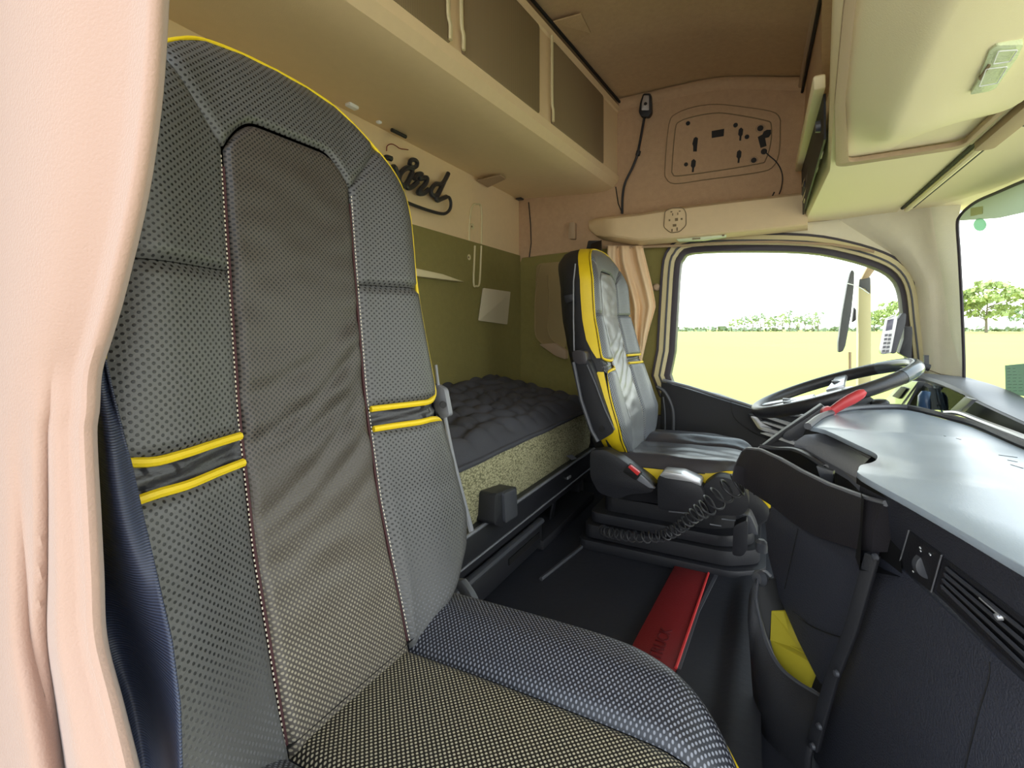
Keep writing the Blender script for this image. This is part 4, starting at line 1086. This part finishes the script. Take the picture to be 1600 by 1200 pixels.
# vent
vt = MB(); vt.prism([[fat(u, v, .002) for u, v in [(1474, 872), (1610, 975), (1610, 1066), (1462, 925)]], [fat(u, v, .002) for u, v in [(1481, 884), (1606, 982), (1606, 1056), (1470, 921)]]], -nF*.02); vo_ = vt.build('vent_frame', M['black'], tbl, bev=.001)
mb = MB(); mb.prism([fat(u, v, -.0) for u, v in [(1481, 884), (1606, 982), (1606, 1056), (1470, 921)]], -nF*.001); mb.build('vent_well', M['deep'], vo_)
for k in range(4):
    t = (k+.5)/4
    a = (1480-10*t, 884+37*t); b_ = (1606, 982+74*t)
    b = MB(); n1 = fat(*a, .004); n2 = fat(*b_, .004); b.ribbon([n1, n2], inn*.0045, .002, nF); b.build('vent_slat', M['dgrey'], vo_)
mb = MB(); mb.tube([fat(1530, 934, .006), fat(1562, 962, .006)], .0008, 6); mb.lathe([(0, 0), (.004, 0), (.003, .004), (0, .005)], fat(1563, 963, .004), nF, 12); mb.build('vent_tab', M['silver'], vo_)

# ---- centre bin under the table
cbn = thing('centre_bin', 'dark open storage bin hanging off the dashboard beside the driver area', 'bin', (.05, 1.0, .5))
def arc(t):
    """plan of the bin front: t 0 far end .. 1 near end"""
    return itp(t, [0, .25, .5, .75, 1], [-.045, -.03, .01, .06, .133]), itp(t, [0, .25, .5, .75, 1], [1.22, 1.12, 1.00, .90, .80])
RIM = [(1158, 706), (1166, 702), (1185, 704), (1215, 718), (1250, 738), (1290, 758), (1325, 771), (1352, 781), (1378, 788)]
BOTM = [(1143, 748), (1150, 752), (1172, 768), (1205, 790), (1240, 818), (1275, 838), (1305, 848), (1335, 857), (1362, 863)]
def dep(u): return itp(u, [1140, 1160, 1220, 1280, 1330, 1380], [1.10, 1.095, .93, .80, .715, .645])
rings = []
for i in range(33):
    k = i/32*(len(RIM)-1); j = min(int(k), len(RIM)-2); f = k-j
    t = (RIM[j][0]+(RIM[j+1][0]-RIM[j][0])*f, RIM[j][1]+(RIM[j+1][1]-RIM[j][1])*f)
    b_ = (BOTM[j][0]+(BOTM[j+1][0]-BOTM[j][0])*f, BOTM[j][1]+(BOTM[j+1][1]-BOTM[j][1])*f)
    T = at(*t, d=dep(t[0])); Bq = at(*b_, d=dep(b_[0])+.004)
    inw = V((.02, .012, 0))
    rings.append([T, T*.5+Bq*.5+V((-.004, -.004, 0)), Bq, Bq+inw, T*.5+Bq*.5+inw, T+inw*.45])
mb = MB(); mb.loft(rings); bb_ = mb.build('bin_front', mat('satin bin plastic', lin(52, 50, 54), .36, bump=.2, bscale=400), cbn, ang=30)
mb = MB(); mb.tube([(r[0]+r[5])/2+V((0, 0, .001)) for r in rings], .0042, 8); mb.build('bin_rim', M['grey'], cbn)
# interior of the bin
mb = MB()
TI = [r[0]+V((.02, .012, -.01)) for r in rings[::4]]
BK = [at(u, v, d=d_) for u, v, d_ in [(1185, 700, 1.16), (1205, 703, 1.12), (1235, 704, 1.06), (1270, 716, .98), (1300, 735, .90), (1325, 750, .82), (1338, 762, .76), (1345, 770, .70), (1350, 780, .67)]]
mb.loft([TI, [p+V((.005, .005, -.09)) for p in TI], [p+V((-.005, 0, -.10)) for p in BK], BK], closed=False); mb.build('bin_well', M['deep'], cbn)
mb = MB(); mb.tube(spline([at(1188, 698, d=1.15), at(1215, 702, d=1.12), at(1240, 703, d=1.07), at(1262, 712, d=1.0), at(1290, 730, d=.93)], 4), .006, 8); mb.build('rear_rim', M['dgrey'], cbn)
mb = MB(); mb.prism([at(u, v, d=.86) for u, v in [(1275, 728), (1302, 736), (1300, 762), (1283, 752)]], (.004, .01, 0)); mb.build('divider', M['dgrey'], cbn, bev=.001)
# grey beam and dark recess between bin and table
mb = MB(); mb.prism([at(u, v, d=.94) for u, v in [(1240, 690), (1258, 678), (1300, 697), (1345, 726), (1337, 748), (1290, 722), (1256, 702), (1240, 700)]], (.03, .03, 0)); mb.build('inner_beam', M['dgrey'], tbl, bev=.004)
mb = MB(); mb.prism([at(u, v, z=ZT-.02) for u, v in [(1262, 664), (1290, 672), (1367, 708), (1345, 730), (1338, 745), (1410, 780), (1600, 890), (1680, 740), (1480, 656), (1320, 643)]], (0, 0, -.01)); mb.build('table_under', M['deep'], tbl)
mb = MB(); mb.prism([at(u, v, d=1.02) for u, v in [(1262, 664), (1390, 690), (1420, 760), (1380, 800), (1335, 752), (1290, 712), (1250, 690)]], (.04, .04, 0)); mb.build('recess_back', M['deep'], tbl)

# lower body of the bin, faces and post
def dd(u, v, d): return at(u, v, d=d)
mb = MB(); mb.prism([dd(1205, 790, .97), dd(1240, 816, .90), dd(1275, 836, .82), dd(1320, 852, .75), dd(1358, 862, .68), dd(1350, 900, .70), dd(1318, 1000, .745), dd(1290, 1090, .77), dd(1245, 1000, .84), dd(1215, 930, .91), dd(1200, 870, .96), dd(1195, 820, .98)], (.03, .04, 0)); mb.build('bin_body', M['dash'], cbn, bev=.004)
mb = MB(); mb.tube([dd(1247, 826, .868), dd(1237, 870, .87), dd(1226, 920, .872)], .0008, 5); mb.tube(spline([dd(1238, 955, .845), dd(1262, 975, .82), dd(1290, 988, .775), dd(1315, 996, .735)], 4), .001, 5); mb.build('body_joint', M['deep'], cbn)
mb = MB(); mb.ribbon([dd(1364, 866, .665), dd(1330, 985, .70), dd(1300, 1060, .72), dd(1283, 1120, .735), dd(1270, 1170, .74)], V((.014, -.009, 0)), .008, (1, 1, 0)); mb.build('corner_post', M['black_soft'], cbn, bev=.002)
mb = MB()
for (u, v, d_) in [(1308, 1052, .70), (1281, 1135, .72), (1271, 1166, .73), (1369, 870, .655)]: mb.lathe([(0, 0), (.005, 0), (.004, .004), (0, .005)], dd(u, v, d_), (-1, -.6, 0), 10)
mb.build('post_screw', M['dgrey'], cbn)
# lower door pocket with yellow inside
lp = thing('floor_pocket', 'open dark side pocket with yellow lining low on the centre console', 'pocket', dd(1240, 1180, .75))
RM = [(1184, 905, .92), (1181, 935, .90), (1188, 970, .88), (1200, 1010, .85), (1218, 1042, .82), (1245, 1066, .79), (1290, 1093, .745)]
RS = spline([dd(*p) for p in RM], 5)
low = [dd(*p) for p in [(1180, 935, .92), (1178, 1000, .90), (1180, 1060, .88), (1185, 1110, .86), (1195, 1170, .83), (1215, 1230, .80), (1262, 1260, .755)]]
LS = spline(low, 5)
mb = MB(); mb.loft([RS, [(a+b_)/2+V((-.006, -.01, 0)) for a, b_ in zip(RS, LS)], LS], closed=False); o = mb.build('pocket_wall', M['black_soft'], lp)
md = o.modifiers.new('s', 'SOLIDIFY'); md.thickness = .006; md.offset = -1
mb = MB(); mb.tube(RS, .004, 8); mb.build('pocket_rim', M['dgrey'], lp)
mb = MB(); mb.prism([dd(*p) for p in [(1205, 954, .90), (1224, 955, .89), (1232, 985, .875), (1250, 1015, .85), (1280, 1042, .80), (1270, 1075, .80), (1240, 1072, .82), (1215, 1045, .85), (1203, 1000, .875)]], (.01, .012, 0)); mb.build('lining', mat('dull yellow lining', lin(168, 154, 30), .8), lp, bev=.001)['label'] = 'yellow lining'
mb = MB(); mb.prism([dd(*p) for p in [(1184, 905, .925), (1205, 905, .92), (1226, 955, .895), (1205, 954, .90), (1202, 1000, .88), (1188, 975, .895)]], (.01, .012, 0)); mb.build('pocket_end_shade', M['deep'], lp); mb = MB(); mb.prism([dd(*p) for p in [(1280, 1042, .795), (1297, 1052, .775), (1290, 1090, .765), (1268, 1074, .795)]], (.01, .012, 0)); mb.build('pocket_end_shade', M['deep'], lp)  # deep black plates paint the shade at both ends of the pocket
# small chrome/clear catches by the floor
ct_ = thing('floor_catch', 'small glossy pedal-like catch on the floor beside the console', 'catch', dd(1188, 912, 1.0))
mb = MB(); mb.lathe([(0, 0), (.012, 0), (.015, .01), (.010, .02), (0, .022)], dd(1192, 903, .93), (-.5, -.8, .2), 16); mb.build('catch_head', M['dgrey'], ct_)
mb = MB(); mb.tube(spline([dd(1184, 905, .93), dd(1188, 896, .93), dd(1196, 893, .93), dd(1204, 900, .93)], 4), .003, 6); mb.build('catch_rim', M['silver'], ct_)
g2 = MB().lathe([(0, 0), (.011, 0), (.012, .02), (.006, .026), (0, .026)], dd(1190, 862, 1.02), (0, 0, 1), 16).build('valve_knob', M['dgrey']); tag(g2, 'small round dark knob beside the centre console near the driver seat', 'knob')
mb = MB(); mb.tube([dd(1199, 842, .985), dd(1213, 888, .975)], .0012, 5); mb.tube([dd(1203, 845, .985), dd(1216, 882, .975)], .0012, 5); mb.build('edge_line', M['silver'], cbn)

# ---- steering wheel
ax1 = V((.388, 0, .154)).normalized(); ax2 = V((0, 1, 0)); wn = ax1.cross(ax2)
if wn.z < 0: wn = -wn
wc = V((.162, 1.68, .821)); WR = .208
sw_ = thing('steering_wheel', 'black leather steering wheel with silver spokes in front of the driver seat', 'steering wheel', wc)
b = MB(); n_ = 96; m_ = 12
def ringv(i, r=.0155):
    a = 2*math.pi*i/n_; c_ = wc+ax1*math.cos(a)*WR+ax2*math.sin(a)*WR; rad_ = (c_-wc).normalized()
    return [c_+rad_*math.cos(t*2*math.pi/m_)*r+wn*math.sin(t*2*math.pi/m_)*r*1.15 for t in range(m_)]
R_ = [ringv(i) for i in range(n_)]; R_.append(R_[0]); b.loft(R_, caps=False); b.build('rim', M['leather'], sw_)
b = MB(); R_ = [ringv(i, .0162) for i in range(-12, 13)]; b.loft(R_); b.build('rim_insert', mat('glossy rim insert', lin(84, 92, 100), .18), sw_)
b = MB(); b.lathe([(0, -.06), (.055, -.055), (.072, -.03), (.075, -.01), (.06, .004), (0, .008)], wc-wn*.02, wn, 28); b.build('hub', M['black'], sw_)
b = MB(); b.lathe([(.050, .0), (.056, .003), (.056, .006), (.050, .006)], wc-wn*.018, wn, 28); b.build('hub_ring', M['silver'], sw_)
for ang_ in (math.radians(75), math.radians(-75), math.radians(165), math.radians(195)):
    d_ = ax1*math.cos(ang_)+ax2*math.sin(ang_); b = MB()
    b.ribbon([wc-wn*.012+d_*.05, wc-wn*.006+d_*.12, wc+d_*(WR-.008)], [d_.cross(wn)*.05, d_.cross(wn)*.04, d_.cross(wn)*.034], .012, wn); b.build('spoke', M['silver'], sw_, bev=.003)
    b = MB(); b.box(wc-wn*.002+d_*.12, (.03, .03, .008)); b.build('spoke_buttons', M['dgrey'], sw_, bev=.002)
# column
sc_ = thing('steering_column', 'dark steering column shroud under the wheel', 'steering column', (.25, 1.68, .6))
b = MB()
prof = [(wc-wn*.03, .07, .08), (wc-wn*.07+V((.01, 0, 0)), .085, .10), (wc-wn*.14+V((.04, 0, -.0)), .09, .11), (wc-wn*.24+V((.08, 0, 0)), .08, .10)]
b.loft([[c_+ax1*math.cos(t*math.pi/12)*ra+ax2*math.sin(t*math.pi/12)*rb_ for t in range(24)] for c_, ra, rb_ in prof]); b.build('shroud', M['black_soft'], sc_)
b = MB(); b.tube([V((.13, 1.60, .77)), V((.12, 1.50, .765)), V((.12, 1.44, .77))], [.009, .008, .011], 8); b.build('stalk_lever', M['black'], sc_)
# red lever
lv = thing('red_lever', 'lever with bright red grip on a dark arm beside the steering wheel', 'lever', at(1225, 690, y=1.36))
b = MB(); P = spline([at(u, v, y=1.33) for u, v in [(1292, 646), (1300, 642), (1315, 632), (1335, 621), (1352, 611)]], 4)
b.tube(P, [.013, .012, .0105, .010, .010, .010, .010, .0105, .011, .0115, .012, .0125, .012, .0115, .011, .009, .005][:len(P)], 12); b.lathe([(0, -.012), (.012, -.010), (.016, 0), (.012, .010), (0, .012)], at(1294, 645, y=1.33), (0, -1, .3), 16); b.build('red_grip', M['redgrip'], lv)
b = MB(); b.prism(rounded([at(u, v, y=1.345) for u, v in [(1288, 634), (1300, 655), (1262, 677), (1235, 690), (1222, 685), (1226, 676), (1258, 655)]], .006), (0, .025, 0)); b.build('lever_arm', M['dgrey'], lv, bev=.004)
b = MB(); b.prism(rounded([at(u, v, y=1.35) for u, v in [(1284, 632), (1288, 636), (1240, 668), (1200, 700), (1176, 716), (1180, 706), (1222, 674)]], .003), (0, .03, 0)); b.build('lever_blade', M['black'], lv, bev=.002)

# ---- instrument area
ins = thing('instrument_hood', 'grey curved instrument hood ridge under the windshield', 'instrument hood', (.45, 1.6, .8))
def wsz(u, v, z): return at(u, v, z=z)
R0 = [at(u, v, x=x) for u, v, x in [(1413, 588, .40), (1440, 588, .44), (1462, 594, .465), (1480, 600, .475), (1507, 612, .485), (1540, 632, .492), (1600, 660, .50), (1700, 705, .51), (1850, 775, .52)]]
R0 = spline(R0, 4)
b = MB(); b.loft([[p+V((-.012, 0, -.004)), p+V((-.008, 0, .006)), p+V((.012, 0, .010)), p+V((.10, 0, .004)), p+V((.10, 0, -.02)), p+V((0, 0, -.016))] for p in R0]); b.build('hood_ridge', M['grey'], ins, ang=30)
b = MB(); b.prism([at(u, v, x=.40) for u, v in [(1404, 642), (1430, 598), (1436, 597), (1412, 640)]], (.01, 0, 0)); b.prism([at(u, v, x=.395) for u, v in [(1382, 626), (1410, 594), (1434, 596), (1402, 640)]], (.02, 0, 0)); sb_ = b.build('display_bezel', M['silver'], ins, bev=.002)
b = MB(); b.prism(rounded([at(u, v, x=.388) for u, v in [(1394, 619), (1408, 604), (1416, 607), (1404, 623)]], .004), (.01, 0, 0)); b.build('bezel_button', M['deep'], ins, bev=.001)
b = MB(); b.prism([at(u, v, x=.42) for u, v in [(1402, 640), (1436, 598), (1450, 606), (1458, 640)]], (.02, 0, 0)); b.build('display_side', M['black'], ins)
b = MB(); b.prism([at(u, v, x=.43) for u, v in [(1455, 600), (1480, 606), (1520, 625), (1478, 646), (1468, 644), (1458, 620)]], (.004, 0, 0)); b.build('clear_cover', M['clear'], ins)
b = MB(); b.prism([at(u, v, x=.425) for u, v in [(1478, 646), (1506, 620), (1519, 624), (1500, 644)]], (.01, 0, 0)); b.build('hood_brace', M['grey'], ins, bev=.002)
b = MB(); b.prism([at(u, v, x=.46) for u, v in [(1519, 626), (1600, 664), (1700, 710), (1700, 740), (1600, 695), (1500, 645)]], (.01, 0, 0)); b.build('hood_recess', M['deep'], ins)
b = MB(); P = spline([at(u, v, x=.42) for u, v in [(1478, 645), (1500, 646), (1540, 661), (1600, 684), (1700, 725)]], 4); b.tube(P, .0065, 8); b.build('chrome_line', M['silver'], ins)
b = MB(); b.prism([at(u, v, x=.415) for u, v in [(1482, 650), (1540, 668), (1600, 692), (1700, 733), (1700, 760), (1600, 703), (1520, 672), (1478, 660)]], (.01, 0, 0)); b.build('hood_face', M['dgrey'], ins)
b = MB(); b.lathe([(0, 0), (.018, 0), (.021, .02), (.019, .05), (.011, .064), (0, .066)], at(1447, 645, x=.415), (0, 0, 1), 24); o = b.build('blue_bottle', M['blue']); tag(o, 'translucent blue rounded bottle standing behind the dashboard table', 'bottle')
b = MB(); b.lathe([(0, 0), (.017, 0), (.022, .008), (.022, .020), (.014, .028), (0, .028)], at(1376, 640, x=.27), (-.1, 0, 1), 8); tag(b.build('hex_knob', M['black'], bev=.002), 'small black faceted knob at the back edge of the table top', 'knob')

# phone handset in its holder
ph = thing('phone_handset', 'grey corded phone handset with small display and keys by the window', 'phone', at(1395, 560, y=1.95))
b = MB(); b.prism(rounded(P2([(1402, 500), (1410, 489), (1416, 490), (1415, 505), (1400, 552), (1392, 553), (1391, 545)], 1.90), .006), (0, .03, 0)); b.build('handset_back', M['dgrey'], ph, bev=.004)
b = MB(); b.prism(rounded(P2([(1386, 497), (1400, 492), (1402, 500), (1392, 552), (1377, 554), (1376, 548)], 1.885), .006), (0, .03, 0)); hf = b.build('handset_face', M['silver'], ph, bev=.003)
b = MB(); b.prism(P2([(1387, 500), (1397, 498), (1394, 515), (1384, 517)], 1.882), (0, .004, 0)); b.build('display', M['screen'], ph, bev=.001)
for r_ in range(5):
    for c_ in range(2):
        u = 1383+c_*6-r_*1.0; v = 522+r_*6.2
        b = MB(); b.prism(P2([(u, v), (u+4.5, v-.5), (u+4, v+3.5), (u-.5, v+4)], 1.882), (0, .004, 0)); b.build('key', M['grey'], hf)
hd = thing('phone_holder', 'black angled holder plate behind the phone handset', 'holder', at(1420, 565, y=1.97))
b = MB(); b.prism(rounded(P2([(1413, 510), (1425, 510), (1426, 520), (1424, 562), (1405, 552), (1412, 530)], 1.97), .004), (0, .04, 0)); b.build('holder_plate', M['black'], hd, bev=.003)
b = MB(); b.tube(P2([(1430, 572), (1442, 572), (1452, 575)], 2.0), .012, 10); b.build('holder_arm', M['black'], hd)
b = MB(); b.box(at(1447, 567, y=2.0), (.012, .012, .05)); b.build('holder_clip', M['dgrey'], hd)

# warning sticker card on windshield
b = MB(); b.prism([wsat(u, v) for u, v in [(1571, 571), (1601, 568), (1640, 566), (1640, 624), (1601, 619), (1572, 615)]], (-.001, 0, 0)); cd = b.build('windshield_card', M['card']); tag(cd, 'grey-green printed card stuck low on the windshield', 'card')
b = MB()
for k in range(8):
    for s_ in range(3):
        u0 = 1576+s_*9; v = 576+k*5; b.tube([wsat(u0, v)+V((-.003, 0, 0)), wsat(u0+random.uniform(4, 7), v-.3)+V((-.003, 0, 0))], .0005, 4)
b.build('fine_print', M['dgrey'], cd)

# ================================================================ NEAR CURTAIN AND BELT
def near_curtain():
    b = MB()
    EDGE_V = [-60, 0, 150, 300, 450, 520, 580, 640, 680, 800, 900, 1000, 1100, 1200, 1260]
    EDGE_U = [258, 256, 246, 225, 190, 170, 152, 148, 144, 150, 155, 160, 185, 210, 222]
    _e = spline([V((u_, v_, 0)) for u_, v_ in zip(EDGE_U, EDGE_V)], 5); EDGE_U = [p.x for p in _e]; EDGE_V = [p.y for p in _e]
    def f(a, q):
        v = -60+q*1320
        ue = itp(v, EDGE_V, EDGE_U)
        u = ue+(-160-ue)*a**1.15
        w1 = .012*math.sin(a*9+.4+q*1.5)*sm(a/.15)
        # two hanging folds in the lower half
        lowk = sm((q-.45)/.4)
        f1 = math.exp(-((a-(.17+.17*q-.0))/.035)**2)*-.018*lowk
        f2 = math.exp(-((a-(.42-.05*q))/.06)**2)*-.010*lowk
        y = .150-.03*a+w1*.35-f1-f2-.016*(1-min(1, a/.06))**2*-1
        return at(u, v, y=y)
    b.grid(f, 150, 120)
    o = b.build('door_curtain', M['curtain'], ang=80)
    md = o.modifiers.new('s', 'SOLIDIFY'); md.thickness = .003
    b = MB()
    def h(a, q):
        v = 1020+q*240; u0 = 155+(215-155)*0
        ue = itp(v, [1020, 1100, 1200, 1260], [158, 190, 214, 222]); u = ue-3-60*(1-a)
        return at(u, v, y=.175+.01*a)
    b.grid(h, 8, 12); b.build('curtain_hem', M['curtain'], o)
    return o
tag(near_curtain(), 'large cream curtain hanging closest to the camera by the open door', 'curtain')
bt_ = thing('near_belt', 'navy seat belt webbing hanging between the cream curtain and near seat', 'seat belt', at(230, 1200, y=.19))
b = MB()
def belt(a, q):
    v = 540+q*760
    l = itp(v, [540, 640, 760, 900, 1050, 1200, 1300], [140, 120, 104, 100, 120, 165, 185])
    r = itp(v, [540, 600, 700, 800, 870, 1000, 1100, 1200, 1300], [162, 175, 200, 222, 240, 270, 283, 286, 288])
    return at(l+(r-l)*a, v, y=.186+.006*math.sin(a*5+q*6)*sm((q-.05)/.2)+.004*math.sin(a*9-q*5))
b.grid(belt, 24, 60); o = b.build('webbing', M['webbing'], bt_, ang=80)
md = o.modifiers.new('s', 'SOLIDIFY'); md.thickness = .0015

# ================================================================ OUTSIDE
GZ = -1.6
b = MB(); b.grid(lambda a, q: V((-900+a*2200, 3.5+q*900, GZ)), 10, 10); g = struct(b.build('ground', M['field'])); 
b = MB(); b.grid(lambda a, q: V((-60+a*120, -60+q*63.4, GZ-.01)), 4, 4); g = struct(b.build('ground_near', M['yard']))
def wat(u, dist):
    p = at(u, 512, d=dist); return V((p.x, p.y, GZ))
def crown(b, c, rx, rz, nblob, leaf, seed):
    rnd = random.Random(seed)
    for k in range(nblob):
        while True:
            q = V((rnd.uniform(-1, 1), rnd.uniform(-1, 1), rnd.uniform(-.9, 1)))
            if q.length < 1: break
        p = c+V((q.x*rx, q.y*rx, q.z*rz))
        for j in range(leaf):
            t = p+V((rnd.gauss(0, rx*.10), rnd.gauss(0, rx*.10), rnd.gauss(0, rz*.07)))
            s_ = rx*rnd.uniform(.05, .10); n1 = V((rnd.gauss(0, 1), rnd.gauss(0, 1), rnd.gauss(0, 1))).normalized(); e1 = n1.orthogonal().normalized()*s_; e2 = n1.cross(e1)*.6
            k0 = len(b.v); b.v += [t-e1, t-e2, t+e1, t+e2]; b.f.append((k0, k0+1, k0+2, k0+3))
def tree(u, dist, h, rx, label, seed, m, group='distant trees', trunk=.30, blobs=60, leaf=26, name='field_tree'):
    p = wat(u, dist); r = thing(name, label, 'tree', p, group)
    t = MB(); t.tube([p, p+V((0, 0, h*trunk)), p+V((rx*.03, 0, h*.6))], [h*.028, h*.02, h*.010], 8)
    rnd = random.Random(seed)
    for k in range(7):
        a = rnd.uniform(0, 6.28); z0 = h*(trunk*.8+.05*k)
        t.tube([p+V((0, 0, z0)), p+V((math.cos(a)*rx*.35, math.sin(a)*rx*.35, z0+h*.14)), p+V((math.cos(a)*rx*.75, math.sin(a)*rx*.75, z0+h*.22))], [h*.012, h*.007, h*.003], 5)
    t.build('trunk', M['bark'], r)
    c = MB(); crown(c, p+V((0, 0, h*(trunk+ (1-trunk)*.55))), rx, h*(1-trunk)*.5, blobs, leaf, seed); c.build('crown', m, r, smooth=False)
    return r
tree(1541, 250, 25, 17, 'big spreading broadleaf tree seen through the windshield', 3, M['leaf'][0], None, .26, 70, 26)
tree(1606, 300, 17, 9, 'smaller tree at the edge of the windshield view beside the big one', 5, M['leaf'][1], None, .2)
tree(1392, 260, 16, 9, 'leafy tree seen in the window beyond the phone handset', 6, M['leaf'][0], None, .15)
tree(1366, 330, 14, 6, 'narrow tree next to the mirror arm in the window', 7, M['leaf'][1], None, .2)
ORD = ['leftmost','second from the left','third from the left','fourth from the left','fifth from the left','sixth from the left','sixth from the right','fifth from the right','fourth from the right','third from the right','second from the right','rightmost']
us = [1150, 1163, 1176, 1188, 1200, 1211, 1222, 1234, 1246, 1258, 1269, 1278]
for i, u in enumerate(us):
    tree(u, 300+10*(i % 3), 8+(i % 4)*1.2+i*.25, 4.2, ORD[i]+' tree of the distant row seen through the side window', 20+i, M['leaf'][i % 2], 'distant tree row', .25, 30, 26, 'row_tree')
# far hedge line
b = MB(); rnd = random.Random(2)
for i in range(900):
    u = rnd.uniform(1030, 1640); p = wat(u, rnd.uniform(325, 360)); hh = rnd.uniform(1.2, 3.4)
    n1 = V((rnd.gauss(0, 1), rnd.gauss(0, 1), rnd.gauss(0, 1))).normalized(); e1 = n1.orthogonal().normalized()*rnd.uniform(.8, 1.8); e2 = n1.cross(e1)
    q = p+V((0, 0, hh*rnd.random())); b.add([q-e1, q-e2, q+e1, q+e2], [(0, 1, 2, 3)])
o = b.build('hedge', M['hedge'], smooth=False); o['kind'] = 'stuff'; tag(o, 'low distant hedge line along the edge of the field', 'hedge')
# outside mirror
mr = thing('outside_mirror', 'tall dark outside mirror on a pale arm beyond the driver window', 'mirror', at(1340, 570, y=2.45))
b = MB(); b.prism(rounded(P2([(1331, 421), (1335, 425), (1334, 450), (1330, 490), (1321, 540), (1317, 549), (1310, 551), (1310, 535), (1316, 490), (1324, 445), (1328, 428)], 2.42), .006), (0, .05, 0)); mh = b.build('mirror_head', M['mirror'], mr, bev=.006)
b = MB(); b.tube(P2([(1324, 443), (1332, 445), (1345, 450), (1358, 459)], 2.415), .0022, 6); b.build('mirror_band', M['wh'], mh)
b = MB(); b.prism(rounded(P2([(1344, 436), (1360, 432), (1361, 445), (1361, 620), (1341, 620), (1342, 450)], 2.47), .01), (0, .06, 0)); b.build('arm_post', M['beige_lt'], mr, bev=.008)
b = MB(); b.prism(P2([(1343, 436), (1360, 433), (1360.5, 459), (1352, 451), (1342, 448)], 2.465), (0, .01, 0)); b.build('arm_cap', M['mirror'], mr, bev=.002)
b = MB(); b.prism(P2([(1356, 415), (1370, 418), (1358, 434), (1345, 437)], 2.46), (0, .05, 0)); b.build('arm_top', M['rim'], mr, bev=.006)
b = MB(); b.tube([at(1364, 416, y=2.48), V((.42, 2.3, 1.47)), V((.47, 2.14, 1.44))], .018, 10); b.build('mount_arm', M['rim'], mr)
b = MB(); b.prism(P2([(1335, 480), (1338, 484), (1338, 500), (1332, 504)], 2.45), (0, .04, 0)); b.build('mirror_pivot', M['seal'], mr, bev=.002)
b = MB(); b.tube(P2([(1328, 550), (1328, 585)], 2.47), .006, 8); b.build('lower_stay', M['rim'], mr)
print('triangles', sum(len(p.vertices)-2 for o in C.objects if o.type == 'MESH' for p in o.data.polygons))
